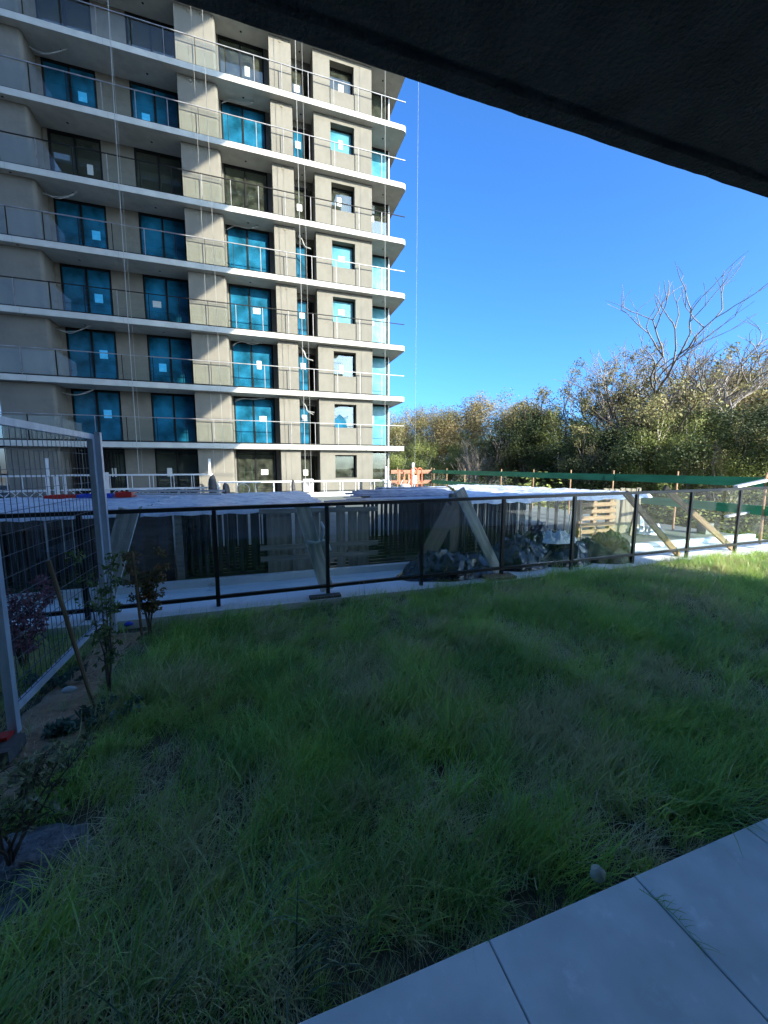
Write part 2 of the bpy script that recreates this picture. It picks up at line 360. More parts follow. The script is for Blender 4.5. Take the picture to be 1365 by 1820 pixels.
# wall blocks (local z from slab top to soffit)
def block(poly): return MB().prism(poly, .001, SO - .001).mesh('wall_block', M_wall)
def arc(cx, cy, r, a0, a1, n=6): return [(cx + r * math.cos(R(a0 + (a1 - a0) * i / n)), cy + r * math.sin(R(a0 + (a1 - a0) * i / n))) for i in range(n + 1)]
round_me = block([(-10.7, 22.2)] + arc(-8.77, 22.35, .15, -90, 0) + [(-8.62, 23.5), (-10.7, 23.5)])
pier_a = block([(-2.79, 22.2)] + arc(-1.18, 22.32, .12, -90, 0) + [(-1.06, 23.6), (-2.79, 23.6)])
pier_b = block([(1.36, 22.2), (2.42, 22.2), (2.42, 23.6), (1.36, 23.6)])
m = MB(); m.box(3.5, 4.36, 22.2, 23.9, .001, SO - .001); m.box(5.63, 6.6, 22.2, 23.9, .001, SO - .001)
m.box(4.363, 5.627, 22.202, 23.9, .001, 1.01); m.box(4.363, 5.627, 22.202, 23.9, 2.32, SO - .001)
pier_c = m.mesh('wall_block', M_wall)
RW = [(-8.617, -8.42, 23.3, 23.52, .002, SO - .002), (-6.35, -5.0, 23.3, 23.52, .002, SO - .002), (-2.93, -2.793, 23.3, 23.52, .002, SO - .002), (-1.057, -.99, 23.02, 23.24, .002, SO - .002),
      (1.15, 1.357, 23.02, 23.24, .002, SO - .002), (2.423, 3.497, 23.05, 23.25, 2.27, SO - .002), (2.423, 2.47, 23.05, 23.25, .002, 2.268), (7.87, 7.99, 24.7, 33.5, .002, SO - .002), (-21, -16.2, 22.4, 22.6, .002, SO - .002)]
rear_mes = [B(*a).mesh('rear_wall', M_wall) for a in RW]
inner_mes = [B(*a, .003, SO - .003).mesh('interior_wall', M_int) for a in ((-21, 7.8, 27, 27.2), (3.45, 3.49, 23.95, 26.9), (1.2, 1.3, 23.65, 26.9), (-2.7, -2.6, 23.65, 26.9))]
col_me = B(7.955, 8.03, 23.40, 23.52, .002, SO - .002).mesh('corner_column', M_white)

def frame_mesh(s0, s1, t, z0, z1, mull=(), fw=.07, d=.10):
    mb = MB(); mb.box(s0, s1, t, t + d, z0, z0 + fw); mb.box(s0, s1, t, t + d, z1 - fw * 1.5, z1)
    for a, b in ((s0, s0 + fw), (s1 - fw, s1)): mb.box(a, b, t + .001, t + d - .001, z0 + fw, z1 - fw * 1.5)
    for c in mull: mb.box(c - fw * .55, c + fw * .55, t - .01, t + d - .001, z0 + fw, z1 - fw * 1.5)
    return mb.mesh('window', M_frame)
def pane_mesh(a, b, t, z0, z1, m): return B(a, b, t, t + .012, z0, z1).mesh('pane', m)
WD = []   # name, frame mesh, list of (a,b), t, z0,z1, sticker spots
zt = SO - .003
WD.append(('w1', frame_mesh(-8.417, -6.353, 23.3, .003, zt, (-7.38,)), [(-8.34, -7.42), (-7.34, -6.43)], 23.35, .075, zt - .11, [(-6.93, 1.0), (-6.93, .95)]))
WD.append(('w2', frame_mesh(-4.997, -2.933, 23.3, .003, zt, (-3.96,)), [(-4.92, -4.0), (-3.92, -3.01)], 23.35, .075, zt - .11, [(-4.35, .8)]))
WD.append(('w3', frame_mesh(-.987, 1.147, 23.02, .003, zt, (.03,)), [(-.91, -.01), (.07, 1.07)], 23.07, .075, zt - .11, [(.42, .95)]))
WD.append(('w4', frame_mesh(2.473, 3.10, 23.06, .003, 2.265), [(2.54, 3.03)], 23.11, .075, 2.16, [(2.78, 1.0)]))
WD.append(('ws', frame_mesh(4.364, 5.626, 22.56, 1.012, 2.318, (), .045), [(4.41, 5.58)], 22.60, 1.06, 2.25, [(4.95, 1.65)]))
WD.append(('wc', frame_mesh(6.603, 7.95, 23.42, .003, zt), [(6.68, 7.88)], 23.47, .075, zt - .11, [(6.95, 1.1)]))
side_fr = MB(); side_fr.box(7.90, 7.985, 23.53, 24.69, .003, .07); side_fr.box(7.90, 7.985, 23.53, 24.69, zt - .1, zt)
side_fr = side_fr.mesh('window', M_frame); side_pane = B(7.935, 7.947, 23.53, 24.69, .07, zt - .1).mesh('pane', M_glass)
bay_fr = frame_mesh(-16.197, -10.703, 22.4, .003, zt, (-14.4, -12.5)); bay_p = [pane_mesh(a, b, 22.45, .075, zt - .11, M_sky) for a, b in ((-16.1, -14.45), (-14.35, -12.55), (-12.45, -10.78))]
PM = {}
for n, fm, ps, t, z0, z1, st in WD:
    for i, (a, b) in enumerate(ps):
        for key, mm in (('c', M_glass), ('b', M_film), ('p', M_film2)): PM[n, i, key] = pane_mesh(a, b, t, z0, z1, mm)
stick_me = {}
for w_, h_ in ((.28, .34), (.38, .30), (.24, .44)): stick_me[w_] = B(-w_ / 2, w_ / 2, -.006, 0, -h_ / 2, h_ / 2).mesh('sticker', M_paper)
M_bsheet = mat('bright_blue_sheet', (.03, .42, .72), .4, (.10, .5, .8), 5)
stick_b = B(-.17, .17, -.006, 0, -.2, .2).mesh('sticker', M_bsheet)
film_floor = {0: 'c', 1: 'b', 2: 'b', 3: 'b', 4: 'b', 5: 'c', 6: 'b', 7: 'c', 8: 'c', 9: 'c'}
# railings
hr_me = MB(); hr_me.bar((-21.9, 21.93, 1.20), (8.44, 21.93, 1.20), .036, .036); hr_me = hr_me.mesh('railing', M_steel)
hrd_me = hr_me.copy(); hrd_me.materials[0] = M_frame
post_me = B(-.014, .014, -.02, .02, 0, 1.175).mesh('post', M_steel); postd_me = post_me.copy(); postd_me.materials[0] = M_frame
brail_me = B(-21.9, 7.3, 21.925, 21.945, .035, .07).mesh('bottom_channel', M_frame)
gl_me = B(-.60, .60, -.004, .004, .075, 1.10).mesh('glass_panel', M_bal)
PS = [-9.66 + 1.2875 * i for i in range(-8, 14)]
rl = random.Random(3)
for fi, z in enumerate(S):
    for me in (round_me, pier_a, pier_b, pier_c): link('wall_block', me, tw, (0, 0, z))
    [link('rear_wall', q_, tw, (0, 0, z)) for q_ in rear_mes]; [link('interior_wall', q_, tw, (0, 0, z)) for q_ in inner_mes]; link('corner_column', col_me, tw, (0, 0, z))
    key = film_floor[fi]
    for n, fm, ps, t, z0, z1, st in WD:
        fr = link('window', fm, tw, (0, 0, z))
        for i in range(len(ps)):
            kk = key
            if n == 'wc' and key == 'b': kk = 'p'
            if n == 'ws': kk = {'c': 'c', 'b': 'p'}[key] if fi not in (1, 2) else 'c'
            link('pane', PM[n, i, kk], fr, (0, 0, z))
        for (a, b) in (st[:1] if rl.random() < .75 else []) + ([(st[0][0] + (-.95 if n == 'w1' else .12), st[0][1] + .75)] if rl.random() < .14 and n != 'w4' and n != 'ws' else []):
            if n in ('w1', 'w2', 'w3', 'w4', 'ws') or fi % 2:
                dz = rl.uniform(-.18, .2); ds = rl.uniform(-.1, .1) if n != 'w4' else 0
                me = stick_b if (key == 'b' and n in ('w1', 'w2') and rl.random() < .6) else stick_me[rl.choice([.28, .38, .24])]
                if n == 'w4': me = stick_me[.28]
                link('sticker', me, fr, (a + ds, t - .004, z + b + dz + (.4 if n != 'ws' else 0)))
    fr = link('window', side_fr, tw, (0, 0, z)); link('pane', side_pane, fr, (0, 0, z))
    fr = link('window', bay_fr, tw, (0, 0, z))
    for p in bay_p: link('pane', p, fr, (0, 0, z))
    if fi > 0:
        dark = fi in (5, 3)
        rg = link('railing', hrd_me if dark else hr_me, tw, (0, 0, z))
        link('bottom_channel', brail_me, rg, (0, 0, z))
        for s_ in PS:
            if s_ < 8: link('post', post_me if (rl.random() < .45 or s_ > 0) else postd_me, rg, (s_, 21.93, z))
            if s_ < -.5: link('glass_panel', gl_me, rg, (s_ + .644, 21.93, z))
# hoist brackets / plastered holes near the pier tops
for z in S[1:]:
    for s_ in (-2.2, 1.9): MB().tube([(s_, 22.2, 2.42), (s_, 22.185, 2.42)], .07, 10).build('wall_plug', M_woodp, tw, (0, 0, z))
# loose white service cables under the soffits
def loose(pts, z, r=.017, n=3):
    for k in range(n):
        o = [(rl.uniform(-.04, .04), rl.uniform(-.04, .04), rl.uniform(-.06, .06)) for _ in pts]
        P = [Vector(p) + Vector(q) for p, q in zip(pts, o)]
        Q = []
        for i in range(len(P) - 1):
            a = P[max(i - 1, 0)]; b = P[i]; c = P[i + 1]; d = P[min(i + 2, len(P) - 1)]
            for u in (0, .25, .5, .75):
                Q.append(.5 * ((2 * b) + (-a + c) * u + (2 * a - 5 * b + 4 * c - d) * u * u + (-a + 3 * b - 3 * c + d) * u ** 3))
        Q.append(P[-1]); MB().tube(Q, r, 5).build('loose_cable', M_rope, tw, (0, 0, z))
for fi in (1, 2, 4, 6):
    loose([(-8.5, 22.6, 2.3), (-8.0, 22.5, 2.15), (-7.5, 22.45, 2.3), (-7.1, 22.4, 2.52)], S[fi], n=2)
for fi in (1, 2, 4, 6): loose([(-.9, 22.8, 2.3), (-.5, 22.7, 2.45), (.1, 22.65, 2.4), (.6, 22.6, 2.55)], S[fi], n=2)
for fi in (1, 2, 4): loose([(2.5, 22.6, 2.5), (2.8, 22.5, 2.2), (2.9, 22.4, 1.9), (3.2, 22.3, 1.75)], S[fi], n=2, r=.03)
# torn blue film hanging on one small window, open sash above
MB().add([(4.45, 22.54, 1.05), (5.15, 22.53, 1.0), (5.1, 22.5, 1.35), (5.25, 22.54, 1.75), (4.95, 22.52, 1.62), (4.7, 22.54, 1.8), (4.42, 22.53, 1.5)], [(0, 1, 2, 6), (2, 3, 4), (2, 4, 5, 6)]).build('torn_film', M_film, tw, (0, 0, S[1]))
# dark slatted screen at ground floor left, stepladder inside
for k in range(14): B(-8.35 + k * .12, -8.30 + k * .12, 22.85, 22.9, .02, 2.4).build('screen_slat', M_frame, tw, (0, 0, S[0]))
# roof above
B(-22, 8.5, 21.85, 34, 0, .4).build('roof', M_slab, tw, (0, 0, S[-1] + FH + .003))

lad = thing('step_ladder', 'white step ladder standing behind the ground floor glass doors', 'ladder', (-.4, 23.9, -.1))
for dx in (-.3, .3):
    MB().bar((-.4 + dx, 23.6, -.1), (-.4 + dx * .6, 23.95, 1.6), .06, .03).build('stile', M_white, lad)
    MB().bar((-.4 + dx, 24.3, -.1), (-.4 + dx * .6, 23.98, 1.6), .05, .03).build('rear_leg', M_white, lad)
for k in range(5): MB().bar((-.68 + .02 * k, 23.65 + .06 * k, .2 + .3 * k), (-.12 - .02 * k, 23.65 + .06 * k, .2 + .3 * k), .09, .03).build('step', M_white, lad)

# ------------------------------------------------------------ swing stages and their ropes
def stage(label, s0, s1, t, z0, z1, boxes, grp='suspended work platforms at the foot of the tower', truss=True):
    r = thing('suspended_platform', label, 'work platform', ((s0 + s1) / 2, t, z0), grp)
    for y in (t, t + .7):
        MB().bar((s0, y, z1), (s1, y, z1), .05, .06).build('top_rail', M_white, r)
        zm = z0 + (z1 - z0) * .45 if truss else z0 + .15
        MB().bar((s0, y, zm), (s1, y, zm), .04, .05).build('middle_rail', M_white, r)
        MB().bar((s0, y, z0 + .03), (s1, y, z0 + .03), .05, .06).build('bottom_rail', M_white, r)
        n = max(3, int((s1 - s0) / .85))
        for i in range(n + 1):
            x = s0 + (s1 - s0) * i / n
            if i in (0, n): B(x - .06, x + .06, y - .03, y + .03, z0, z1 - .04).build('upright', M_white, r)
            else: MB().bar((x, y, zm), (x, y, z1), .025, .025).build('upright', M_white, r)
            if truss and i < n:
                MB().bar((x, y, z0 + .05), (x + (s1 - s0) / n / 2, y, zm), .025, .025).build('brace', M_white, r)
                MB().bar((x + (s1 - s0) / n / 2, y, zm), (x + (s1 - s0) / n, y, z0 + .05), .025, .025).build('brace', M_white, r)
    B(s0 + .02, s1 - .02, t + .06, t + .64, z0 + .03, z0 + .07).build('floor_board', M_white, r)
    for x in boxes:
        bx = B(x - .25, x + .25, t + .1, t + .55, z0 + .25, z1 + .12).build('hoist_box', M_white, r)
        B(x - .16, x + .16, t + .085, t + .098, z0 + .55, z0 + .85).build('control_panel', M_steel, bx)
    for x in (s1 - .1,):
        B(x - .05, x + .05, t + .3, t + .42, z1, z1 + .75).build('stirrup', M_white, r)
    return r
stage('white lattice work platform at the far left behind the mesh fence', -12.6, -8.35, 20.0, -.12, 1.02, [])
stage('white lattice work platform with a hoist box right of the mesh fence', -8.1, -2.0, 20.2, -.12, 1.04, [-6.6])
stage('lower white work platform in the sun before the ground floor doors', -1.75, 6.9, 20.0, -.12, .66, [2.55], truss=False)
ROPES = [(-5.1, 20.55, 1.1, .0131, 'pale wire rope hanging down the left half of the tower'), (-4.98, 20.7, 1.1, .005, 'hair-thin dark wire rope beside the pale one on the left'),
         (-1.9, 20.6, 1.1, .005, 'thin wire rope in front of the shaded wide pier'), (-1.45, 20.6, 1.1, .007, 'thin wire rope at the sunlit edge of the wide pier'),
         (2.45, 20.5, .7, .012, 'bright wire rope in front of the narrow window column'), (2.75, 20.5, .7, .006, 'thin wire rope just right of the bright one at the narrow windows'),
         (6.8, 20.5, .7, .009, 'wire rope hanging before the corner glazing'), (7.2, 17.2, 1.35, .005, 'thin wire rope against the blue sky above the orange gate')]
for s_, t_, z_, r_, lb in ROPES:
    dx = .35 if r_ == .0131 else 0
    n = 8; P = [(s_ + dx * (i / n) ** 2, t_, z_ + (31.5 - z_) * i / n) for i in range(n + 1)]
    tag(MB().tube(P, r_, 5).build('wire_rope', M_rope), lb, 'rope', 'wire ropes hanging from the tower roof')
# ------------------------------------------------------------ glass fence
fence = thing('glass_fence', 'black framed glass balustrade running along the far edge of the lawn', 'fence', (2.02, 4.578, -.15))
def fz(s): return -.006 * (7 - s)
F0, F1 = 2.02 - 1.235 * 9, 2.02 + 1.235 * 6.7
MB().bar((F0, 4.578, 1.035 + fz(F0)), (F1, 4.578, 1.035 + fz(F1)), .055, .042).build('top_rail', M_black, fence)
MB().bar((F0, 4.578, .035 + fz(F0)), (F1, 4.578, .035 + fz(F1)), .045, .035).build('bottom_rail', M_black, fence)
for k in range(-9, 7):
    s_ = 2.02 + 1.235 * k
    B(s_ - .021, s_ + .021, 4.557, 4.599, -.20, 1.012 + fz(s_)).build('post', M_black, fence)
    if k < 6: MB().add([(s_ + .023, 4.573, .055 + fz(s_)), (s_ + 1.212, 4.573, .055 + fz(s_ + 1.2)), (s_ + 1.212, 4.573, 1.012 + fz(s_ + 1.2)), (s_ + .023, 4.573, 1.012 + fz(s_)),
                        (s_ + .023, 4.583, .055 + fz(s_)), (s_ + 1.212, 4.583, .055 + fz(s_ + 1.2)), (s_ + 1.212, 4.583, 1.012 + fz(s_ + 1.2)), (s_ + .023, 4.583, 1.012 + fz(s_))],
                       [(0, 1, 2, 3), (7, 6, 5, 4)]).build('glass_panel', M_fglass, fence)

# boards leaning against the fence
GB = 'boards leaning against the glass fence'
tag(plank('leaning_board', M_wood, (-1.62, 4.72, -.1), (-1.27, 4.66, 1.0), .19, .035), 'wide weathered board tilting right behind the glass beside the mesh fence', 'board', GB)
b2 = plank('leaning_board', M_wood, (.80, 4.72, -.1), (.50, 4.66, 1.0), .17, .035)
tag(b2, 'grey weathered board with a rag tied round its middle', 'board', GB)
tag(plank('leaning_board', M_wood, (3.30, 4.72, -.1), (2.60, 4.66, 1.13), .15, .04), 'grey board poking above the rail in front of the black plastic', 'board', GB)
tag(plank('leaning_board', M_woody, (6.98, 4.72, -.1), (5.58, 4.66, 1.02), .10, .045), 'brown timber in front of the pallet and the leaning planks', 'board', GB)
tag(plank('leaning_board', M_woody, (8.42, 4.72, -.1), (6.42, 4.66, 1.09), .10, .045), 'long sunlit brown timber, rightmost of those behind the fence', 'board', GB)
rag = MB().tube([(.55, 4.63, .55), (.66, 4.62, .53), (.75, 4.64, .55), (.8, 4.66, .49), (.84, 4.66, .42)], [.02, .016, .024, .03, .012], 6)
rag.tube([(.72, 4.63, .55), (.77, 4.65, .68), (.73, 4.66, .78)], [.016, .022, .01], 6)
tag(rag.build('tied_rag', M_memb, smooth=True), 'pale rag knotted round the grey board behind the glass', 'rag')
# ------------------------------------------------------------ railing stacks
def stack(label, s0, s1, t0, n, dt, ztop, nu, m=M_barblue, lean=0, grp='bundles of railing frames behind the glass fence', skip=(), stag=.0):
    r = thing('railing_bundle', label, 'frame bundle', ((s0 + s1) / 2, t0, -.13), grp); rr = random.Random(int(abs(s0) * 100) + n)
    for i in range(n):
        y = t0 + i * dt; o = rr.uniform(-.03, .03) + stag * rr.uniform(-1, 1); a = s0 + o; b = s1 + o
        mb = MB(); mb.box(a, b, y - .022, y + .022, ztop - .05, ztop); mb.box(a, b, y - .02, y + .02, -.09, -.05)
        fr = mb.build('railing_frame', m, r)
        k = nu if i < 3 else max(4, nu // 2)
        for j in range(k + 1):
            x = a + .02 + (b - a - .04) * j / k
            if j in (0, k) or rr.random() > .06:
                wdt = rr.choice([.010, .014, .022]) if j not in (0, k) else .022
                if i < 3: B(x - wdt + lean * 0, x + wdt, y - .012, y + .012, -.048, ztop - .052).build('upright', m, fr)
                else: mb2 = B(x - wdt, x + wdt, y - .012, y + .012, -.048, ztop - .052) if j == 0 else mb2.box(x - wdt, x + wdt, y - .012, y + .012, -.048, ztop - .052)
        if i >= 3: mb2.build('upright_row', m, fr)
    return r
stack('dense dark railing frames behind the mesh fence, leftmost bundle', -4.6, -2.05, 5.75, 9, .20, .86, 26)
stack('railing frames between the ply panel and the grey pallet', -1.00, .22, 5.78, 10, .22, .86, 13)
stack('widely spaced frames right of the grey pallet under the striped bars', 2.15, 3.12, 6.15, 8, .25, .86, 10, stag=.10)
stack('tight dark bundle of frames behind the leaning boards and black plastic', 3.15, 4.45, 5.85, 9, .28, .86, 15)
stack('loose dark frames with white uprights left of the yellow pallet', 4.5, 6.0, 6.1, 4, .5, .88, 7)
wu = thing('white_uprights', 'row of thin white poles standing among the dark frames', 'poles', (5.0, 5.9, -.13))
for x, tl in ((4.42, .01), (4.62, .05), (5.10, .06), (5.38, .02), (5.62, .09), (5.95, -.02), (3.62, .03), (3.4, .01)): MB().tube([(x, 5.86, -.12), (x + tl, 5.9, .82)], .011, 6).build('pole', M_white, wu)
# loose bars lying on the deck seen through the gap
for k in range(7):
    tag(B(.95 + .12 * k, 2.6 + .1 * k - (k % 3) * .35, 5.8 + .22 * k, 5.84 + .22 * k, -.13, -.09).build('loose_bar', M_barblue), ['nearest', 'second nearest', 'third nearest', 'middle', 'third farthest', 'second farthest', 'farthest'][k] + ' dark metal bar lying flat on the deck in the gap between bundles', 'bar', 'bars on the deck')
# ply form panel
pp = thing('form_panel', 'upright dark plywood panel with pale edge studs behind the shrub', 'panel', (-1.45, 5.75, -.13))
for k in range(5): B(-1.98, -1.08, 5.74, 5.76, -.12 + .195 * k, .072 + .195 * k).build('ply_strip', M_ply, pp)
for x in (-1.70, -1.05): B(x, x + .085, 5.70, 5.735, -.12, .85).build('stud', M_woodg, pp)
# grey weathered pallet standing on edge
gp = thing('grey_pallet', 'weathered grey pallet standing on edge between the frame bundles', 'pallet', (.7, 5.7, -.13))
for x0, x1 in ((.12, .29), (.295, .47), (.70, .86), (.88, 1.02), (1.30, 1.44), (1.45, 1.62)): plank('plank', M_woodg, ((x0 + x1) / 2, 5.70, -.11), ((x0 + x1) / 2 + rnd.uniform(-.01, .01), 5.70, .80), x1 - x0, .022, parent=gp)
for x in (.575, 1.18): plank('bearer', M_woodg, (x, 5.66, -.11), (x, 5.66, .86), .13, .04, parent=gp)
for z in (.28, .12, .80): plank('cross_board', M_woodg, (.02, 5.625, z + .02), (1.75, 5.625, z), .07, .02, up=(0, 1, 0), parent=gp)
# dark olive board and brown post
tag(plank('sheet_board', M_woodd, (2.42, 5.45, -.08), (2.98, 5.55, .80), .28, .03), 'dark olive board leaning over the black plastic heap', 'board')
tag(plank('timber_post', M_woodd, (3.02, 5.62, -.12), (3.05, 5.62, 1.0), .16, .10), 'thick dark timber post standing behind the crossing grey board', 'post')
# covers: wrinkled plastic sheets
def cover(label, s0, s1, t0, t1, z, m, seed, amp=.055, tipfn=None):
    nx = int((s1 - s0) / .045); ny = int((t1 - t0) / .05)
    def zf(x, y):
        v = Vector((x * 1.2, y * 3.5, seed)); h = noise.noise(v) * .7 + abs(noise.noise(v * 2.7)) * .7 + abs(noise.noise(v * 7)) * .35
        if y - t0 < .01: return z - .07 - .05 * abs(noise.noise(Vector((x * 3, 0, seed))))
        return z + amp * h + (.012 if y - t0 > .06 else -.01)
    mb = grid(s0, s1, t0, t1, nx, ny, zf)
    if tipfn:
        mb.v = [(tipfn(x, y), y, zz) for x, y, zz in mb.v]
    o = mb.build('plastic_cover', m, smooth=True); return tag(o, label, 'plastic sheet', 'plastic sheets over the bundles')
cover('bluish crumpled plastic over the leftmost bundles behind the mesh fence', -6.5, -1.45, 5.64, 8.1, .88, M_plastic, 2.2)
cover('crumpled plastic sheet with a sunlit right half before the orange-lit doors', -1.42, .95, 5.64, 8.3, .88, M_plastic, 8.1)
def tip(x, y): return x + (y - 5.7) * .55 * (1 if x > 7 else (x - 3.3) / 3.7) * -1.0 if x > 3.3 else x
cover('bright white crumpled plastic on the right-hand bundles', 3.35, 7.5, 5.66, 9.6, .90, M_plastic, 14.4, .045, lambda x, y: x - max(0, (y - 5.7)) * .42 * max(0, (x - 3.35)) / 4.15 + (y - 5.66) * .42 * max(0, 1 - (x - 3.35) / 4.15))
bt = thing('wrapped_bars', 'long blue-wrapped bars laid side by side right of the grey pallet', 'bars', (2.6, 7, .86))
rr = random.Random(5)
for k in range(30):
    y = 5.72 + .115 * k; a = 1.25 + rr.uniform(0, .5) + .02 * k; b = min(3.3 + .42 * (y - 5.66) - .1, 4.7) + rr.uniform(-.1, .05)
    if k < 4: a = .95 + .1 * k
    if k > 14: a += rr.uniform(0, 1.2)
    B(a, b, y - .036, y + .036, .872 + rr.uniform(0, .03), .905 + rr.uniform(0, .03)).build('bar', M_bartop if rr.random() < .75 else M_barblue, bt)
# loose lattice parts and equipment on the covers in front of the tower
def tray(label, s, t, z, w_, d, h, m):
    r = thing('crate', label, 'crate', (s, t, z), 'coloured trays on the plastic cover')
    B(s - w_ / 2, s + w_ / 2, t - d / 2, t + d / 2, z, z + .02).build('base', m, r)
    for a in ((s - w_ / 2, s + w_ / 2, t - d / 2, t - d / 2 + .02), (s - w_ / 2, s + w_ / 2, t + d / 2 - .02, t + d / 2), (s - w_ / 2, s - w_ / 2 + .02, t - d / 2 + .021, t + d / 2 - .021), (s + w_ / 2 - .02, s + w_ / 2, t - d / 2 + .021, t + d / 2 - .021)):
        B(*a, z + .021, z + h).build('side', m, r)
tray('flat dark red tray, leftmost on the plastic behind the mesh', -3.02, 7.7, .92, .42, .3, .055, M_red)
tray('blue tray between the two red ones', -2.55, 7.7, .92, .48, .3, .06, M_blue)
tray('small bright red tray right of the blue one', -2.14, 7.75, .92, .24, .3, .085, M_red)
for i, (a, b, y, z, lb) in enumerate(((-2.05, -.55, 7.6, 1.0, 'upper'), (-1.95, -.6, 7.5, .95, 'lower'))):
    tag(MB().bar((a, y, z + .03), (b, y, z), .05, .035).build('white_channel', M_white), 'long white aluminium channel, %s of the pair lying on the plastic' % lb, 'channel', 'white channels on the plastic')

# orange site gate, lamp post, dark bags
og = thing('orange_gate', 'orange tubular barrier with round corners and white notice', 'barrier', (7.15, 17.0, -.13))
def loopf(s0, s1, t, z0, z1, r=.12):
    return [(s0, t, z0), (s0, t, z1 - r), (s0 + r * .3, t, z1 - r * .3), (s0 + r, t, z1), (s1 - r, t, z1), (s1 - r * .3, t, z1 - r * .3), (s1, t, z1 - r), (s1, t, z0)]
MB().tube(loopf(6.93, 7.22, 17.0, -.12, 1.35), .035, 8).build('frame', M_orange, og)
MB().tube(loopf(7.27, 7.50, 17.05, -.12, 1.35), .035, 8).build('frame', M_orange, og)
for z in (.45, .62): MB().bar((6.95, 17, z), (7.5, 17, z), .03, .04).build('cross_bar', M_orange, og)
B(6.99, 7.2, 16.93, 16.95, .62, 1.0).build('notice', M_paper, og)
ob = thing('orange_barricade', 'faded orange barricade frames standing behind the work platform', 'barrier', (6.3, 19.2, -.13))
for k in range(5):
    x = 7.0 + k * .27; B(x, x + .1, 18.9, 18.95, .5 - .1 * (k % 2), 1.25 - .12 * (k % 3)).build('leg', M_orange, ob)
for z in (.55, 1.15): B(6.95, 8.3, 18.96, 18.99, z, z + .07).build('rail', M_orange, ob)
for k in range(3): MB().bar((7.0 + .4 * k, 18.8, .3), (7.25 + .4 * k, 18.9, .75), .03, .03).build('strut', M_white, ob)
tag(MB().tube([(7.25, 18.5, .1), (7.28, 18.5, .5), (7.3, 18.5, .52)], [.32, .26, .02], 12).build('white_bucket', M_foam), 'white tub beside the orange barrier', 'tub')
tag(MB().tube([(7.55, 18.3, 1.15), (7.55, 18.3, 1.62)], .07, 10).tube([(7.55, 18.3, -.12), (7.55, 18.3, 1.15)], .02, 8).build('site_light', M_white), 'white tube light on a thin stand left of the orange gate', 'site light')
def blob(name, label, cat, c, sz, m, seed, flat=.0, grp=None):
    mb = MB(); nu, nv = 18, 10
    for j in range(nv + 1):
        ph = math.pi * j / nv
        for i in range(nu):
            th = 2 * math.pi * i / nu; d = Vector((math.sin(ph) * math.cos(th), math.sin(ph) * math.sin(th), math.cos(ph)))
            k = 1 + .25 * noise.noise(d * 1.8 + Vector((seed, 0, 0))) + .1 * noise.noise(d * 5 + Vector((seed, 0, 0)))
            mb.v.append((c[0] + d.x * sz[0] * k, c[1] + d.y * sz[1] * k, c[2] + sz[2] + max(d.z * sz[2] * k, -sz[2] * (1 - flat))))
    for j in range(nv):
        for i in range(nu): mb.f.append((j * nu + i, (j + 1) * nu + i, (j + 1) * nu + (i + 1) % nu, j * nu + (i + 1) % nu))
    return tag(mb.build(name, m, smooth=True), label, cat, grp)
blob('dark_bag', 'dark bag hung at the right end of the second work platform', 'bag', (-1.95, 19.8, .05), (.2, .15, .48), M_bag, 3)
blob('dark_bag', 'black bag at the left end of the lower sunlit work platform', 'bag', (-1.35, 19.7, -.1), (.17, .15, .38), M_bag, 9)
blob('dark_bag', 'small black bag in the middle of the lower sunlit platform', 'bag', (1.75, 19.75, -.05), (.1, .15, .40), M_bag, 12)
tag(MB().tube([(-.6 + .28 * math.cos(a), 19.85, .33 + .28 * math.sin(a)) for a in [i * .55 for i in range(24)]], .018, 5).build('cable_coil', M_rope), 'coiled grey cable hanging on the lower sunlit platform', 'cable coil')

# ------------------------------------------------------------ black plastic heaps by the fence
def heap(name, label, poly_c, rx, ry, hgt, m, seed, cat='plastic sheet', rot=0, pw=.55):
    mb = MB(); nr, na = 34, 110; v = Vector
    for i in range(nr + 1):
        u = i / nr
        for j in range(na):
            a = 2 * math.pi * j / na
            edge = 1 + .16 * noise.noise(v((math.cos(a) * 1.4, math.sin(a) * 1.4, seed))) + .06 * noise.noise(v((math.cos(a) * 5, math.sin(a) * 5, seed + 2)))
            x = math.cos(a) * rx * u * edge; y = math.sin(a) * ry * u * edge
            base = max(0, 1 - u ** 2.4) ** pw
            p = v((x * 2.2 + y * 1.2, y * 3.4 - x * .8, seed))
            wrp = noise.noise(p * .8) * .9
            ridge = max(0, 1 - abs(noise.noise(p * 1.5 + v((wrp, wrp, 0)))) * 3) ** 1.5 * .75 + max(0, 1 - abs(noise.noise(p * 3.6 + v((wrp * 2, 0, 0)))) * 2.6) ** 1.5 * .42
            h = hgt * base * (.50 + .42 * noise.noise(v((x * 2.1, y * 2.1, seed + 7)))) + (.12 * ridge + .035 * (1 - abs(noise.noise(p * 8 + v((wrp * 3, 0, 0)))) * 2)) * min(1, base * 1.4) * min(1, (1 - u) * 6)
            X = x * math.cos(rot) - y * math.sin(rot); Y = x * math.sin(rot) + y * math.cos(rot)
            mb.v.append((poly_c[0] + X, poly_c[1] + Y, poly_c[2] + max(h, .004)))
    for i in range(nr):
        for j in range(na): mb.f.append((i * na + j, (i + 1) * na + j, (i + 1) * na + (j + 1) % na, i * na + (j + 1) % na))
    return tag(mb.build(name, m, smooth=True), label, cat)
heap('black_plastic_heap', 'crumpled black plastic sheet left of the crossing grey board', (2.62, 5.0, -.11), .82, .42, .34, M_tarp, 1.3, rot=.04, pw=.9)
heap('black_plastic_heap', 'big folded black plastic bundle right of the crossing grey board', (3.90, 5.1, -.11), .68, .40, .56, M_tarp, 6.7, pw=.75)
heap('black_plastic_heap', 'crumpled black plastic with white torn sheet on top', (4.72, 5.0, -.11), .55, .34, .38, M_tarp, 21.3, pw=.8)
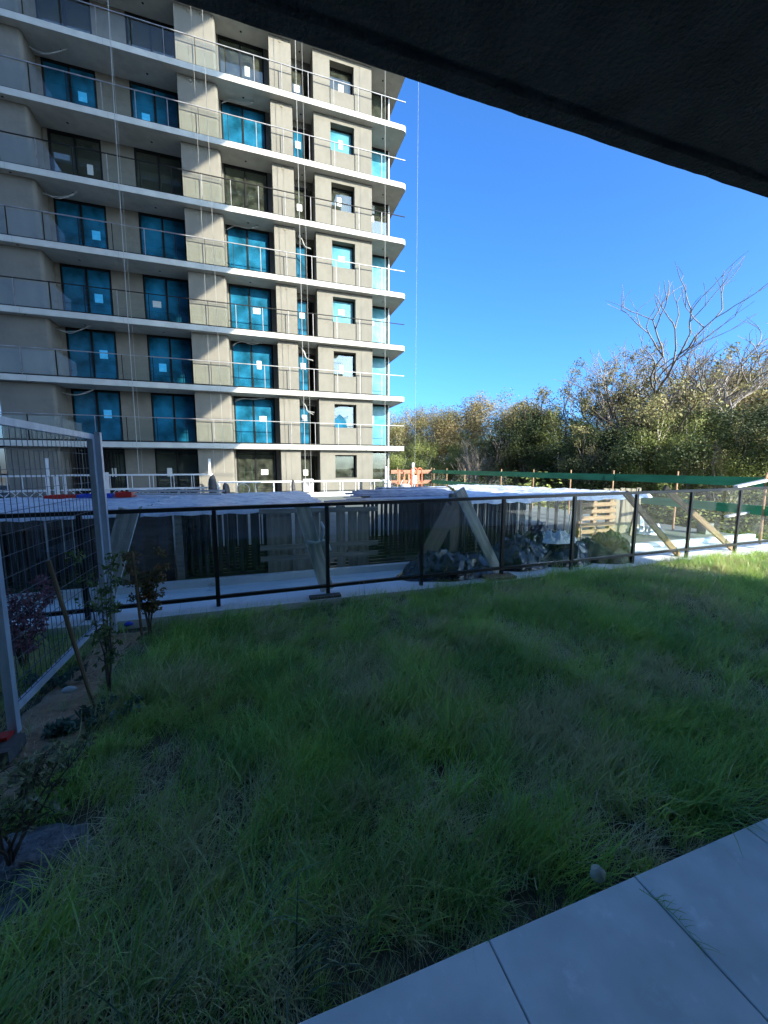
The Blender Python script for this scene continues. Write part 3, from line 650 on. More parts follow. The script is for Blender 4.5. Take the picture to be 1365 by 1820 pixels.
heap('black_plastic_heap', 'dark sheet bundle lying behind the others near the white poles', (4.9, 5.62, -.11), .62, .30, .62, M_tarp, 33.3)
heap('green_mesh_bundle', 'bulging dark green mesh bundle in front of the yellow pallet', (5.55, 5.0, -.11), .52, .40, .60, M_tarpg, 11.9, 'net bundle', pw=.4)
heap('torn_sheet', 'torn white sheet draped over the black plastic', (4.62, 4.98, .22), .30, .15, .12, M_memb, 4.4, rot=-.1)
tag(plank('timber_offcut', M_woodp, (3.95, 4.75, -.1), (4.35, 4.85, .12), .03, .02), 'thin pale timber offcut stuck in the black plastic', 'offcut')
tag(B(.55, .92, 4.44, 4.54, -.112, -.085).build('packer_board', M_woodd), 'short dark board under the rag-tied plank at the fence foot', 'board')
tag(B(2.95, 3.4, 4.42, 4.62, -.112, -.07).build('packer_board', M_woody), 'short brown board under the grey plank by the black plastic', 'board')

# pallet and planks in the sun
yp = thing('yellow_pallet', 'sunlit yellow timber pallet standing on edge behind the green bundle', 'pallet', (7.2, 6.7, -.13))
for x in (6.75, 7.15, 7.62): plank('bearer', M_woody, (x, 6.72, -.12), (x + .05, 6.78, .80), .10, .09, parent=yp)
for k in range(6): plank('slat', M_woody, (6.70, 6.66, .0 + .15 * k), (7.72, 6.66, .0 + .15 * k), .09, .02, parent=yp)
ls = thing('leaning_planks', 'bundle of pale upright planks leaning beside the yellow pallet', 'planks', (8.3, 7.1, -.13))
for k in range(7): plank('plank', M_woodp, (7.62 + .17 * k, 6.72 + .02 * k, -.12), (7.70 + .17 * k, 6.95, .93 - .01 * (k % 3)), .15, .03, parent=ls)
tag(plank('leaning_stud', M_woodp, (8.0, 6.5, -.12), (8.35, 6.62, .93), .06, .04), 'slim pale stud leaning in front of the upright planks', 'board')
tag(B(9.0, 9.25, 7.15, 7.4, -.128, .30).build('foam_block', M_foam), 'white foam block on the sunlit deck beside the leaning planks', 'foam block')
tag(B(9.85, 10.10, 6.1, 6.3, -.128, .12).build('concrete_block', M_deck), 'grey concrete block on the deck near the rusty posts', 'block')
heap('clear_sheet', 'crumpled translucent sheet on the deck below the foam block', (8.75, 6.7, -.125), .42, .3, .16, M_plastic, 9.9)

# ------------------------------------------------------------ guard rails at podium edge
gr = thing('green_guard_rail', 'green timber guard rail on rusty posts along the podium edge', 'guard rail', (9.75, 12, -.13))
TS = [3.4, 5.05, 8.6, 12.0, 14.0, 17.0, 18.9, 20.5]
for i in range(len(TS) - 1):
    for z in (1.12, .56):
        a, b = TS[i], TS[i + 1]; o = rnd.uniform(-.01, .01)
        B(9.70 + .025 * (i % 2), 9.722 + .025 * (i % 2), a - .1, b + .1, z - .10 + o, z + .09 + o).build('board', M_green, gr)
for t_ in TS + [6.8, 10.2]: MB().tube([(9.78, t_, -.13), (9.78, t_, 1.32)], .022, 7).build('post', M_post, gr)
MB().tube([(9.62, 4.95, -.13), (9.66, 5.0, 1.28)], .02, 7).build('post', M_post, gr)
bgr = thing('brown_guard_rail', 'brown timber guard rail behind the orange gate', 'guard rail', (9, 20.6, -.13))
for z in (1.13, .55): B(7.2, 9.75, 20.64, 20.665, z - .12, z + .09).build('board', M_brownb, bgr)
for x in (7.6, 9.7): MB().tube([(x, 20.7, -.13), (x, 20.7, 1.35)], .04, 7).build('post', M_woody, bgr)
tag(plank('white_plank', M_white, (8.95, 5.1, 1.04), (9.62, 4.95, 1.17), .10, .05, up=(0, 0, 1)), 'white plastic plank resting on top of the green guard rail', 'plank')
tag(plank('white_plank', M_white, (9.1, 5.3, .42), (9.6, 5.2, .50), .08, .04, up=(0, 0, 1)), 'short white plank tied between the rusty posts below the rail', 'plank')

# ------------------------------------------------------------ mesh fence panels on the left
def mesh_panel(label, p, q, H, z0=0.0):
    p = Vector((*p, 0)); q = Vector((*q, 0)); d = (q - p).normalized(); L = (q - p).length
    r = thing('mesh_fence_panel', label, 'fence panel', (p.x, p.y, z0), 'temporary mesh fence panels')
    def at(u, z): return p + d * u + Vector((0, 0, z0 + z))
    for u in (.02, L - .02): MB().bar(at(u, 0), at(u, H), .042, .042, up=d).build('post', M_galv, r)
    MB().bar(at(.04, H - .02), at(L - .04, H - .02), .04, .045).build('top_tube', M_galv, r)
    MB().bar(at(.04, .13), at(L - .04, .13), .034, .034).build('bottom_tube', M_galv, r)
    n = int(L / .062)
    vm = MB().tube([(0, 0, 0), (0, 0, H - .18)], .0021, 4).mesh('wire', M_wire)
    for i in range(1, n):
        u = .04 + (L - .08) * i / n; a = at(u, .15); link('wire', vm, r, a)
    k = int((H - .2) / .115)
    for j in range(k):
        z = .15 + (H - .2) * j / k; MB().tube([at(.04, z), at(L - .04, z)], .0024, 4).build('wire', M_wire, r)
    return r
mesh_panel('galvanised mesh panel running from the foreground post to the glass fence', (-1.34, 2.55), (-1.34, 4.03), 1.76, -.04)
mesh_panel('galvanised mesh panel cut off by the left edge of the view', (-1.39, 2.50), (-3.4, 1.55), 1.76, -.04)
tag(MB().bar((-1.30, 4.06, -.10), (-1.30, 4.06, 1.74), .042, .042).build('fence_post', M_galv), 'galvanised post standing against the far end of the mesh panel', 'post')
tag(B(-1.60, -1.28, 2.38, 2.54, -.10, -.03).build('base_block', M_woodd), 'dark block foot under the foreground mesh fence post', 'block')
for i, (x, y) in enumerate(((-1.36, 2.52),)):
    tag(B(x - .028, x + .028, y - .04, y + .025, -.028, -.01).build('fence_clamp', M_red), 'small red clamp at the base of the foreground fence post', 'clamp')
blob('litter', 'crumpled white scrap under the bottom tube of the mesh fence', 'litter', (-1.25, 3.0, -.07), (.04, .03, .02), M_paper, 5)
blob('litter', 'crumpled blue scrap on the sand by the far fence post', 'litter', (-1.25, 4.28, -.12), (.04, .03, .02), M_blue, 15)
# stone in grass
blob('stone', 'pale rounded stone half hidden in grass at the paving edge', 'stone', (1.12, .935, -.04), (.027, .023, .026), M_rock, 8)

# ------------------------------------------------------------ plants
def leaves(cen, rad, n, L, Wd, rng, droop=0.0, outward=False):
    cen = np.asarray(cen, float); k = len(cen); rad = np.broadcast_to(np.asarray(rad, float), (k,))
    c = np.repeat(cen, n, 0); r = np.repeat(rad, n)
    d = rng.normal(size=(k * n, 3)); d /= np.linalg.norm(d, axis=1)[:, None] + 1e-9
    c = c + d * (r * rng.random(k * n) ** .45)[:, None]
    a = rng.normal(size=(k * n, 3)); a[:, 2] -= droop; a /= np.linalg.norm(a, axis=1)[:, None] + 1e-9
    if outward:
        nr = d + rng.normal(size=(k * n, 3)) * .38; nr /= np.linalg.norm(nr, axis=1)[:, None] + 1e-9
        a = a - nr * (a * nr).sum(1)[:, None]; a /= np.linalg.norm(a, axis=1)[:, None] + 1e-9
        b = np.cross(a, nr)
    else: b = np.cross(a, rng.normal(size=(k * n, 3)))
    b = b; b /= np.linalg.norm(b, axis=1)[:, None] + 1e-9
    l = (L * rng.uniform(.6, 1.3, k * n))[:, None]; wd = (Wd * rng.uniform(.7, 1.2, k * n))[:, None]
    V = np.stack([c - a * l * .5, c + b * wd * .5, c + a * l * .5, c - b * wd * .5], 1).reshape(-1, 3)
    F = np.arange(len(V)).reshape(-1, 4); return V, F
def shrub(name, label, cat, base, H, spread, m_leaf, m_stem, seed, nst=5, nleaf=60, L=.04, Wd=.018, lean=(0, 0), crad=.06, low=.25, stake=None, gap=0):
    rng = np.random.default_rng(seed); r_ = random.Random(seed)
    z0 = lawn_z(base[0], base[1]); t = thing(name, label, cat, (base[0], base[1], z0))
    st = MB(); cen = []
    for i in range(nst):
        a = r_.uniform(0, 6.28); sp = spread * r_.uniform(.3, 1); h = H * r_.uniform(.65, 1)
        P = []
        for k in range(7):
            u = k / 6; P.append(Vector((base[0] + lean[0] * u + math.cos(a) * sp * u ** 1.3 + r_.uniform(-.01, .01), base[1] + lean[1] * u + math.sin(a) * sp * u ** 1.3 + r_.uniform(-.01, .01), z0 + h * u)))
        st.tube(P, [.007 * (1 - .75 * k / 6) for k in range(7)], 5)
        for k in range(2, 7):
            for q in range(2):
                aa = r_.uniform(0, 6.28); ln = spread * r_.uniform(.2, .6) * (1.1 - k / 9)
                if P[k].z - z0 < low * H: continue
                e = P[k] + Vector((math.cos(aa) * ln, math.sin(aa) * ln, ln * r_.uniform(.1, .9)))
                st.tube([P[k], (P[k] + e) / 2 + Vector((0, 0, .01)), e], [.003, .0025, .0015], 4)
                cen += [tuple(e), tuple((P[k] + e) / 2)]
        cen.append(tuple(P[6]))
    st.build('stem', m_stem, t)
    V, F = leaves(cen, crad, nleaf, L, Wd, rng, .3)
    me = npmesh('foliage', V, F, m_leaf); link('foliage', me, t, (0, 0, 0))
    if stake:
        (sx, sy, hh, lx) = stake; zz = lawn_z(sx, sy)
        tag(MB().tube([(sx, sy, zz - .02), (sx + lx, sy, zz + hh)], [.012, .0135], 8).build('garden_stake', M_stake, smooth=False), 'wooden stake standing beside the ' + label.split(' beside')[0].split(' by ')[0].split(' in ')[0], 'stake', 'stakes supporting the young shrubs')
    return t
shrub('green_shrub', 'tall sparse green shrub by the sand strip', 'shrub', (-1.0, 2.95), 1.12, .17, L_shrub, M_barkd, 4, 4, 5, .05, .02, (.0, .05), .055, .2, stake=(-1.06, 2.86, 1.02, -.17))
shrub('brown_shrub', 'brown-tinged shrub in front of the dark ply panel', 'shrub', (-1.03, 4.12), .80, .22, L_brown, M_barkd, 11, 6, 15, .042, .02, (0, 0), .05, .25, stake=(-1.09, 4.1, .85, -.03))
shrub('purple_shrub', 'purple-leaved shrub in the grass behind the mesh', 'shrub', (-1.78, 3.62), .78, .26, L_purple, M_barkd, 23, 7, 11, .040, .02, (-.02, 0), .055, .15, stake=(-1.93, 3.45, .82, -.06))
shrub('variegated_shrub', 'pale variegated shrub in the left foreground', 'shrub', (-.98, 1.75), .52, .26, L_var, M_barkd, 31, 6, 5, .034, .016, (.02, .02), .04, .2)
shrub('variegated_shrub', 'thin pale-leaved seedling at the foot of the foreground fence post', 'shrub', (-1.12, 2.12), .26, .20, L_var, M_barkd, 37, 4, 4, .03, .014, (.1, .0), .04, .2)
for i, (x, y, h, lb) in enumerate(((-.92, 2.70, .10, 'grey-green weed clump at the foot of the tall stake'), (-1.15, 2.62, .07, 'small green weed on the sand under the fence tube'), (-1.45, 3.3, .12, 'low grey weed behind the bottom tube'))):
    rng = np.random.default_rng(50 + i); cs = [(x + rng.uniform(-.16, .16) * (1 if i != 1 else .4), y + rng.uniform(-.12, .12) * (1 if i != 1 else .4), lawn_z(x, y) + rng.uniform(.03, h)) for _ in range(26)]
    V, F = leaves(cs, .03, 10, .05, .022, rng); V -= np.array((x, y, lawn_z(x, y)))
    tag(link('weed', npmesh('weed', V, F, L_weed), None, (x, y, lawn_z(x, y))), lb, 'weed')

# ------------------------------------------------------------ grass
blade_mats = []
def grassmat(name, c1, c2, dry):
    m = bpy.data.materials.new(name); m.use_nodes = True; n = m.node_tree.nodes; l = m.node_tree.links
    b = n['Principled BSDF']; b.inputs['Roughness'].default_value = .42; b.inputs['Specular IOR Level'].default_value = .45
    g = n.new('ShaderNodeNewGeometry')
    t1 = n.new('ShaderNodeTexNoise'); t1.inputs['Scale'].default_value = 1.5; t1.inputs['Detail'].default_value = 4; l.new(g.outputs['Position'], t1.inputs[0])
    r1 = n.new('ShaderNodeValToRGB'); r1.color_ramp.elements[0].position = .38; r1.color_ramp.elements[1].position = .62
    r1.color_ramp.elements[0].color = (*c1, 1); r1.color_ramp.elements[1].color = (*c2, 1); l.new(t1.outputs[0], r1.inputs[0])
    oi = n.new('ShaderNodeObjectInfo')
    t2 = n.new('ShaderNodeTexNoise'); t2.inputs['Scale'].default_value = 1.1; t2.inputs['Detail'].default_value = 5; t2.inputs['Roughness'].default_value = .6
    mp = n.new('ShaderNodeMapping'); mp.inputs['Location'].default_value = (7, 3, 1); l.new(g.outputs['Position'], mp.inputs[0]); l.new(mp.outputs[0], t2.inputs[0])
    ad = n.new('ShaderNodeMath'); ad.operation = 'MULTIPLY_ADD'; l.new(oi.outputs['Random'], ad.inputs[0]); ad.inputs[1].default_value = .22; l.new(t2.outputs[0], ad.inputs[2])
    r2 = n.new('ShaderNodeValToRGB'); r2.color_ramp.elements[0].position = .60; r2.color_ramp.elements[1].position = .76; l.new(ad.outputs[0], r2.inputs[0])
    mx = n.new('ShaderNodeMixRGB'); l.new(r2.outputs[0], mx.inputs[0]); l.new(r1.outputs[0], mx.inputs[1]); mx.inputs[2].default_value = (*dry, 1)
    l.new(mx.outputs[0], b.inputs['Base Color'])
    tl = n.new('ShaderNodeBsdfTranslucent'); l.new(mx.outputs[0], tl.inputs[0])
    ms = n.new('ShaderNodeMixShader'); ms.inputs[0].default_value = .36; l.new(b.outputs[0], ms.inputs[1]); l.new(tl.outputs[0], ms.inputs[2])
    l.new(ms.outputs[0], n['Material Output'].inputs[0]); return m
G_a = grassmat('grass_green', (.23, .40, .07), (.42, .60, .10), (.54, .49, .24))
G_b = grassmat('grass_deep', (.19, .38, .09), (.34, .56, .11), (.50, .48, .23))
G_d = grassmat('grass_dry', (.60, .58, .32), (.75, .72, .45), (.60, .58, .33))
def clump(seed, nb, L0, L1, wd, rad, m, lean=.45):
    rng = np.random.default_rng(seed); V = []; F = []
    for i in range(nb):
        a = rng.uniform(0, 6.28); rr_ = rad * math.sqrt(rng.random()); x, y = rr_ * math.cos(a), rr_ * math.sin(a)
        L = rng.uniform(L0, L1); az = rng.normal(.2, 1.1) if rng.random() < .75 else rng.uniform(0, 6.28); b = rng.uniform(.1, lean) ; cu = rng.uniform(.2, 1.1)
        d = np.array([math.cos(az), math.sin(az), 0]); sd = np.array([-math.sin(az), math.cos(az), 0]); w_ = wd * rng.uniform(.6, 1.3)
        p = np.array([x, y, -.01]); ang = b; o = len(V)
        for k in range(4):
            u = k / 3; ww = w_ * (1 - u ** 1.5)
            if k < 3: V += [p - sd * ww / 2, p + sd * ww / 2]
            else: V += [p]
            p = p + (d * math.sin(ang) + np.array([0, 0, math.cos(ang)])) * L / 3; ang = min(ang + cu * .55, 2.1)
        F += [(o, o + 1, o + 3, o + 2), (o + 2, o + 3, o + 5, o + 4), (o + 4, o + 5, o + 6)]
    me = bpy.data.meshes.new('grass_clump'); me.from_pydata([tuple(v) for v in V], [], F); me.materials.append(m); me.update()
    return bpy.data.objects.new('grass_clump', me)
CL = [clump(1, 26, .12, .23, .0052, .06, G_a), clump(2, 26, .14, .27, .0046, .06, G_b), clump(3, 22, .11, .22, .0058, .055, G_a, .8),
      clump(4, 22, .12, .30, .0042, .06, G_b, 1.0), clump(5, 18, .10, .24, .0034, .06, G_d, 1.2), clump(6, 12, .20, .38, .0050, .05, G_a, .6)]
def inpoly(x, y, P):
    c = False; j = len(P) - 1
    for i in range(len(P)):
        if (P[i][1] > y) != (P[j][1] > y) and x < (P[j][0] - P[i][0]) * (y - P[i][1]) / (P[j][1] - P[i][1]) + P[i][0]: c = not c
        j = i
    return c
pts = []; rots = []; scl = []; idx = []
gr_ = random.Random(99)
def gp_(x, y):
    nn = noise.noise(Vector((x * 1.6, y * 1.6, 7.7))); jx = x + .07 * noise.noise(Vector((x * 6, y * 6, 1))); jy = y + .05 * noise.noise(Vector((x * 6, y * 6, 9)))
    if inpoly(jx, jy, SAND) or inpoly(jx, jy, BARE):
        if gr_.random() > (.07 if y > 1.97 else .16): return
    pts.append((x, y, lawn_z(x, y)))
    lz = 1.0 * noise.noise(Vector((x * .8, y * .8, 20))) + .5
    rots.append((gr_.gauss(-.06, .22), gr_.gauss(.16 + .26 * lz, .18), gr_.gauss(.1 + 1.2 * noise.noise(Vector((x * .7, y * .7, 40))), .9)))
    sc_ = gr_.uniform(.65, 1.12) * (1 + .38 * nn)
    if y < .98: sc_ *= .55
    if y > 4.25: sc_ *= .9
    if x < -.9: sc_ *= .8
    scl.append(sc_)
    dry = noise.noise(Vector((x * 1.1 + 7, y * 1.1 + 3, 1))) > .18 or (x < .15 and y < 1.9 and gr_.random() < .75) or (y < 1.1 and gr_.random() < .35)
    r = gr_.random()
    idx.append(4 if (dry and r < .6) or r < .06 else (5 if r > .975 else gr_.randrange(4)))
# denser close to the camera
for (x0, x1, y0, y1, dn) in ((-2.2, 2.6, .893, 2.0, 520), (-2.6, 4.0, 2.0, 3.2, 380), (-4.5, 6.5, 3.2, 4.40, 280), (2.6, 5.0, .893, 2.0, 260), (4.0, 8.8, 2.0, 3.2, 230), (6.5, 10.3, 3.2, 4.40, 210)):
    for _ in range(int((x1 - x0) * (y1 - y0) * dn)): gp_(gr_.uniform(x0, x1), gr_.uniform(y0, y1))
me = bpy.data.meshes.new('grass'); me.vertices.add(len(pts)); me.vertices.foreach_set('co', np.array(pts, dtype=np.float32).ravel())
for nm, ty, dat in (('rot', 'FLOAT_VECTOR', rots), ('scl', 'FLOAT', scl), ('idx', 'INT', idx)):
    at_ = me.attributes.new(nm, ty, 'POINT')
    at_.data.foreach_set('vector' if ty == 'FLOAT_VECTOR' else 'value', np.array(dat).ravel())
me.update()
go = link('grass', me); tag(go, kind='stuff', label='long unmown green grass with dry patches', cat='grass')
ng = bpy.data.node_groups.new('grass_points', 'GeometryNodeTree')
ng.interface.new_socket('Geometry', in_out='INPUT', socket_type='NodeSocketGeometry'); ng.interface.new_socket('Geometry', in_out='OUTPUT', socket_type='NodeSocketGeometry')
gi = ng.nodes.new('NodeGroupInput'); gout = ng.nodes.new('NodeGroupOutput'); jn = ng.nodes.new('GeometryNodeJoinGeometry')
def attr(nm, ty):
    a = ng.nodes.new('GeometryNodeInputNamedAttribute'); a.data_type = ty; a.inputs[0].default_value = nm
    return [o for o in a.outputs if o.enabled and o.name == 'Attribute'][0]
ar = attr('rot', 'FLOAT_VECTOR'); asx = attr('scl', 'FLOAT'); ai = attr('idx', 'INT')
for i, ob in enumerate(CL):
    oi = ng.nodes.new('GeometryNodeObjectInfo'); oi.inputs['Object'].default_value = ob; oi.inputs['As Instance'].default_value = True
    cmp_ = ng.nodes.new('FunctionNodeCompare'); cmp_.data_type = 'INT'; cmp_.operation = 'EQUAL'
    ins = [s for s in cmp_.inputs if s.enabled]; ng.links.new(ai, ins[0]); ins[1].default_value = i
    ip = ng.nodes.new('GeometryNodeInstanceOnPoints')
    ng.links.new(gi.outputs[0], ip.inputs['Points']); ng.links.new(cmp_.outputs[0], ip.inputs['Selection']); ng.links.new(oi.outputs['Geometry'], ip.inputs['Instance'])
    ng.links.new(ar, ip.inputs['Rotation']); ng.links.new(asx, ip.inputs['Scale']); ng.links.new(ip.outputs[0], jn.inputs[0])
ng.links.new(jn.outputs[0], gout.inputs[0])
md = go.modifiers.new('scatter', 'NODES'); md.node_group = ng
# arching broad-leaved tufts in the lawn
def tuft(label, x, y, seed, n, L, wd, m):
    r_ = random.Random(seed); mb = MB(); z = lawn_z(x, y)
    for i in range(n):
        az = r_.gauss(.3, .9); d = Vector((math.cos(az), math.sin(az), 0)); sd = Vector((-d.y, d.x, 0)); p = Vector((x + r_.uniform(-.04, .04), y + r_.uniform(-.04, .04), z)); a = r_.uniform(.1, .5); LL = L * r_.uniform(.6, 1.1); o = len(mb.v); K = 9
        for k in range(K + 1):
            w_ = wd * (1 - (k / K) ** 2) * .5 + .0003; mb.v += [tuple(p - sd * w_), tuple(p + sd * w_)]
            p = p + (d * math.sin(a) + Vector((0, 0, math.cos(a)))) * LL / K; a += r_.uniform(.14, .26)
        mb.f += [(o + 2 * k, o + 2 * k + 1, o + 2 * k + 3, o + 2 * k + 2) for k in range(K)]
    return tag(mb.build('grass_tuft', m, smooth=True), label, 'grass tuft', 'arching grass tufts in the lawn')
L_tuft = leafmat('leaf_tuft', [(.06, .11, .055), (.12, .19, .11), (.2, .26, .16)], 8, .3)
tuft('pale arching grass tuft in the lawn nearest the bottom edge', .05, 1.0, 3, 10, .30, .006, L_tuft)
tuft('pale arching grass tuft a little above the lowest one', -.02, 1.2, 5, 9, .30, .005, L_tuft)
tuft('arching grass tuft at the left of the lower lawn', -.3, 1.02, 8, 8, .28, .004, L_tuft)
tuft('dry grass sprig in the grass near the paving joint', 1.35, 1.12, 12, 6, .2, .003, G_d)
# sprig lying on a paver
sp_ = MB()
pp_ = [(1.20, .84, .006), (1.225, .79, .006), (1.235, .74, .006), (1.233, .70, .004), (1.22, .655, .004)]
sp_.tube(pp_, [.0012, .0012, .001, .0008, .0006], 4)
for i in range(22):
    k = rnd.randrange(4); u = rnd.random(); a = Vector(pp_[k]).lerp(Vector(pp_[k + 1]), u); e = a + Vector((rnd.uniform(-.02, .06), rnd.uniform(-.05, .02), rnd.uniform(0, .02))); sp_.tube([a, (a + e) / 2 + Vector((0, 0, .004)), e], [.0009, .0007, .0004], 3)
tag(sp_.build('grass_sprig', G_b), 'dark grass sprig lying across the paver joint', 'sprig')

# ------------------------------------------------------------ trees
def tree_mesh(seed, H=12, trunk=.35, spread=.5, nlimb=4, levels=4, leafn=60, L=.26, Wd=.09, crad=.8, droop=.6, bare=0.0, r0=.22, mleaf=None, mbark=None, low=.2, up=.6, dome=0, domer=.34, rk=(.45, .6)):
    r_ = random.Random(seed); rng = np.random.default_rng(seed); wood_ = MB(); cen = []
    def br(p, d, ln, rad, lv):
        P = [p]; D = d.copy()
        n = 4 if lv > 1 else 3
        for k in range(n):
            D = (D + Vector((r_.gauss(0, .16), r_.gauss(0, .16), r_.gauss(.05 * up, .10)))).normalized(); P.append(P[-1] + D * ln / n)
        wood_.tube(P, [rad * (1 - .42 * k / n) for k in range(n + 1)], 7 if lv >= levels else (5 if lv > 1 else 3), cap=False)
        if lv <= 1:
            if r_.random() > bare: cen.append(tuple(P[-1]))
            if r_.random() > bare: cen.append(tuple(P[2]))
            return
        nb = nlimb if lv == levels else r_.choice([2, 3, 3])
        for i in range(nb):
            src = P[-1] if (i < 2 or lv == levels and r_.random() < .5) else P[r_.randrange(2, n)]
            az = r_.uniform(0, 6.28) if lv < levels else 6.28 * (i + r_.random() * .7) / nb
            sd = Vector((math.cos(az), math.sin(az), 0)); nd_ = (D * (1.0) + sd * spread * r_.uniform(.6, 1.4) + Vector((0, 0, up * .35))).normalized()
            br(src, nd_, ln * r_.uniform(.58, .85) * (1.25 if lv == levels else 1), rad * r_.uniform(*rk), lv - 1)
        if lv == 2 and r_.random() > bare: cen.append(tuple(P[-1]))
    br(Vector((0, 0, -.3)), Vector((r_.uniform(-.1, .1), r_.uniform(-.1, .1), 1)).normalized(), H * trunk, r0, levels)
    zs = max(v[2] for v in wood_.v); f = H / (zs + crad * .6)
    wood_.v = [(x * f, y * f, z * f) for x, y, z in wood_.v]
    cen = [(x * f, y * f, z * f) for x, y, z in cen]
    big = []
    for _ in range(dome):
        d = Vector((r_.gauss(0, 1), r_.gauss(0, 1), r_.gauss(.3, .9))).normalized(); k = r_.uniform(.7, 1.0)
        big.append((d.x * H * domer * k, d.y * H * domer * k, H * .62 + d.z * H * .27 * k))
    wm = wood_.mesh('trunk', mbark, True)
    lm = None
    if cen:
        V, F = leaves(cen, [crad * r_.uniform(.6, 1.35) for _ in cen], leafn, L, Wd, rng, droop, True)
        if big:
            V2, F2 = leaves(big, [H * .105 * r_.uniform(.75, 1.3) for _ in big], 620, L, Wd, rng, droop, True); F = np.concatenate([F, F2 + len(V)]); V = np.concatenate([V, V2])
        lm = npmesh('crown', V, F, mleaf)
    return wm, lm
KIND = {
 'olive1': tree_mesh(101, 12, .34, .62, 5, 4, 120, .14, .065, .70, .7, .2, .20, L_olive, M_bark, dome=34, domer=.33),
 'olive2': tree_mesh(102, 12, .36, .55, 4, 4, 120, .14, .065, .70, .7, .2, .22, L_tan, M_bark, dome=40, domer=.38),
 'mid': tree_mesh(103, 12, .34, .60, 5, 4, 120, .14, .08, .70, .2, .2, .20, L_mid, M_bark, dome=28, domer=.30),
 'dark': tree_mesh(104, 12, .28, .70, 5, 4, 120, .14, .08, .75, .2, .2, .24, L_dark, M_barkd, dome=36, domer=.37),
 'sparse': tree_mesh(105, 14, .32, .60, 4, 5, 46, .20, .08, .55, .6, .45, .34, L_olive, M_barkd),
 'bare': tree_mesh(116, 16, .34, .66, 5, 7, 80, .20, .08, .8, .6, .9965, .32, L_olive, M_barkp, up=1.0, rk=(.54, .70)),
 'bare2': tree_mesh(117, 14, .32, .68, 4, 6, 110, .20, .08, .8, .6, .97, .22, L_olive, M_barkp, up=.9, rk=(.54, .68)),
 'bush': tree_mesh(108, 4, .12, .9, 6, 3, 190, .14, .07, .8, 0, 0, .06, L_mid, M_barkd),
 'bushd': tree_mesh(109, 4, .12, .9, 6, 3, 190, .14, .07, .8, 0, 0, .06, L_dark, M_barkd),
}
HT = {'olive1': 12, 'olive2': 12, 'mid': 12, 'dark': 12, 'sparse': 14, 'bare': 16, 'bare2': 14, 'bush': 4, 'bushd': 4}
f_, p_, th_ = 690., math.atan(82 / 690.), R(18.2)
def ray(u, v):
    x = (u - 682) / f_; yd = (v - 910) / f_; d = math.sin(p_) + yd * math.cos(p_); fw = math.cos(p_) - yd * math.sin(p_)
    return (x * math.cos(th_) + fw * math.sin(th_), -x * math.sin(th_) + fw * math.cos(th_), -d)
tr_ = random.Random(41)
GZ = -4.2
def tree(kind, u, vtop, dist, label, group='trees beyond the podium', wid=1.0, rz=None):
    r = ray(u, vtop); k = dist / math.hypot(r[0], r[1]); x, y, zt_ = r[0] * k, r[1] * k, 1.45 + r[2] * k
    s_ = (zt_ - GZ) / HT[kind]; nm = {'olive1': 'gum_tree', 'olive2': 'gum_tree', 'mid': 'leafy_tree', 'dark': 'evergreen_tree', 'sparse': 'sparse_tree', 'bare': 'bare_tree', 'bare2': 'bare_tree', 'bush': 'bush', 'bushd': 'bush'}[kind]
    t = thing(nm, label, 'bush' if 'bush' in kind else 'tree', (x, y, GZ), group if 'bush' not in kind else 'bushes at the foot of the trees')
    t.rotation_euler = (0, 0, tr_.uniform(0, 6.28) if rz is None else rz); t.scale = (s_ * wid, s_ * wid, s_)
    wm, lm = KIND[kind]
    a = bpy.data.objects.new('trunk', wm); C.objects.link(a); a.parent = t
    if lm: b = bpy.data.objects.new('crown', lm); C.objects.link(b); b.parent = t
    return t
tree('olive1', 715, 728, 52, 'olive gum tree just right of the tower, behind the wire ropes')
tree('olive2', 760, 718, 57, 'tan gum tree second from the tower')
tree('olive1', 800, 716, 50, 'rounded olive gum tree left of the tallest tan crown', wid=1.1)
tree('olive2', 872, 694, 47, 'broad tan-topped gum tree, tallest of the left group', wid=1.35)
tree('olive2', 915, 715, 50, 'tan gum tree on the right shoulder of the broad one')
tree('mid', 845, 760, 42, 'low green tree in front of the broad tan gum', wid=1.1)
tree('mid', 740, 772, 44, 'low green tree above the orange gate', wid=1.2)
tree('dark', 972, 706, 38, 'dark evergreen tree in the middle of the treeline', wid=1.15)
tree('mid', 1022, 715, 35, 'bright green leafy tree with a forked pale trunk')
tree('sparse', 1010, 655, 42, 'open tree above the dark evergreen')
tree('sparse', 1062, 622, 40, 'open tree with dark limbs left of the bare trees', wid=1.2)
tree('bare2', 1168, 570, 39, 'smaller leafless white-limbed tree with an olive tuft', wid=1.2)
tree('bare', 1262, 540, 38, 'tall leafless white-barked tree, highest in the view', wid=1.4)
tree('bare2', 1325, 590, 44, 'leafless tree at the right edge behind the tan crowns', wid=1.3)
tree('dark', 1100, 740, 31, 'wide dark spreading tree right of the centre of the treeline', wid=1.5)
tree('dark', 1215, 700, 30, 'dark tree under the tall bare one', wid=1.45)
tree('olive2', 1335, 625, 46, 'tan gum crown at the right edge', wid=1.2)
tree('olive1', 1275, 640, 50, 'olive gum crown behind the tall bare tree')
tree('olive1', 1120, 668, 50, 'olive gum crown behind the smaller bare tree')
tree('sparse', 1215, 640, 34, 'open dark-limbed tree between the two bare trees', wid=1.2)
tree('mid', 1165, 735, 28, 'bright leafy tree low between the dark spreading trees', wid=.9)
tree('mid', 1290, 730, 28, 'bright leafy tree beside the white trunk at right', wid=1.0)
tree('dark', 1352, 690, 29, 'dark evergreen tree filling the right edge', wid=1.3)
tree('dark', 1420, 700, 34, 'dark evergreen tree just past the right edge', wid=1.4)
tree('olive2', 1440, 640, 44, 'tan gum tree past the right edge', wid=1.2)
tree('mid', 935, 770, 36, 'low leafy tree left of the dark evergreen', wid=1.1)
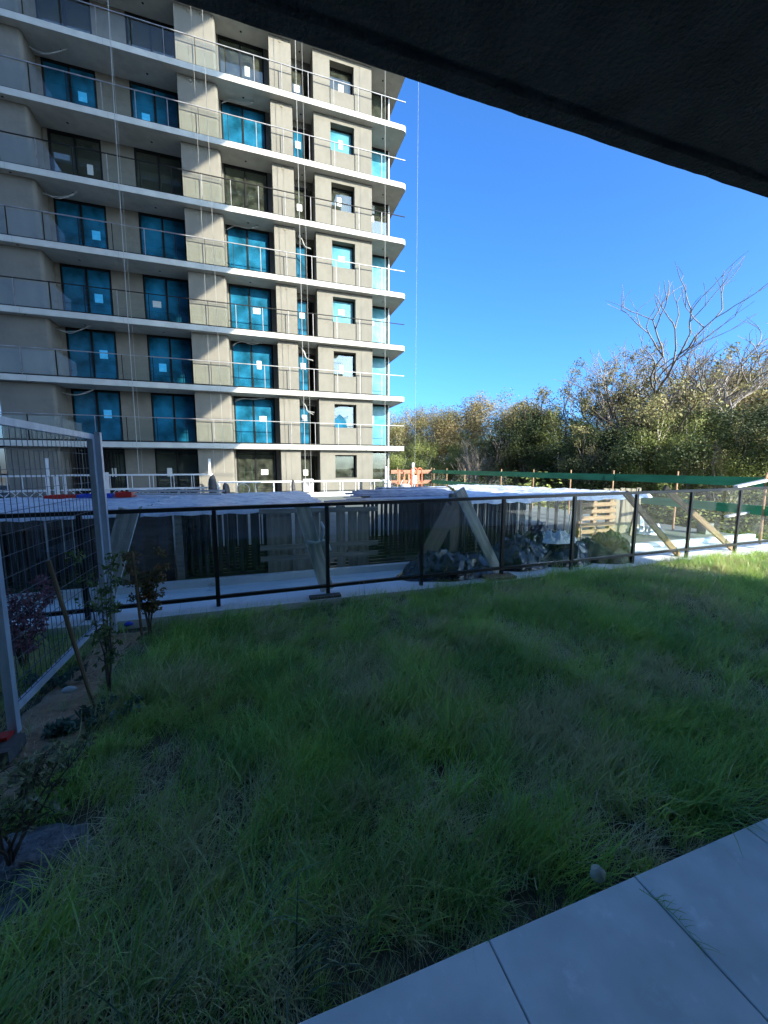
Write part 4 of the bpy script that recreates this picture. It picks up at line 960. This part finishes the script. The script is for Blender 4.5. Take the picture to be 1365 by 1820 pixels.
tree('olive1', 960, 735, 55, 'olive gum tree in the gap behind the dark evergreen')
tree('olive1', 660, 735, 60, 'olive gum tree hidden mostly by the tower')
BL = ['left of the orange gate', 'right of the orange gate', 'behind the first green board', 'below the broad gum', 'below the tan shoulder', 'below the dark evergreen', 'below the bright leafy tree', 'under the open tree',
      'under the wide dark tree', 'behind the leaning planks', 'below the smaller bare tree', 'below the tall bare tree', 'beside the white trunk', 'behind the white plank', 'at the right edge', 'past the right edge']
for i in range(16):
    u = 690 + 50 * i; tree('bush' if i % 2 else 'bushd', u + tr_.uniform(-8, 8), 815 + tr_.uniform(-12, 14), tr_.uniform(26, 34), ('green' if i % 2 else 'dark') + ' bush ' + BL[i], wid=1.5)
# bare forked saplings in front of the bush
for u, v, d, k, wd, lb in ((1272, 735, 27, 'bare2', .7, 'pale forked sapling rising behind the white plank'), (1022, 770, 30, 'bare2', .8, 'pale forked sapling below the bright leafy crown'),
                           (862, 770, 36, 'bare', .8, 'bare forked tree under the broad tan gum crown'), (1228, 765, 27, 'bare2', .6, 'thin forked sapling left of the one behind the white plank'), (945, 775, 34, 'bare2', .8, 'thin forked sapling left of the dark evergreen')):
    tree(k, u, v, d, lb, wid=wd)
# far wood closing the view
rng = np.random.default_rng(77); cs = []; rads = []
for i in range(420):
    u = rng.uniform(560, 1800); d = rng.uniform(62, 85); r = ray(u, 830); k = d / math.hypot(r[0], r[1]); hh = rng.random() ** .8 * 11
    cs.append((r[0] * k, r[1] * k, GZ + hh)); rads.append(rng.uniform(1.4, 2.6))
V, F = leaves(cs, rads, 120, .38, .2, rng, 0, True); tag(link('far_wood', npmesh('far_wood', V, F, L_mid)), 'distant mass of woodland behind the trees', 'woodland', kind='stuff')
cs = []; rads = []
for i in range(330):
    u = rng.uniform(680, 1700); d = rng.uniform(26, 40); r = ray(u, 830); k = d / math.hypot(r[0], r[1])
    cs.append((r[0] * k, r[1] * k, GZ + rng.random() * 2.6)); rads.append(rng.uniform(.5, 1.0))
V, F = leaves(cs, rads, 200, .14, .07, rng, 0, True); tag(link('undergrowth', npmesh('undergrowth', V, F, L_mid)), 'tangled green undergrowth below the treeline', 'undergrowth', kind='stuff')
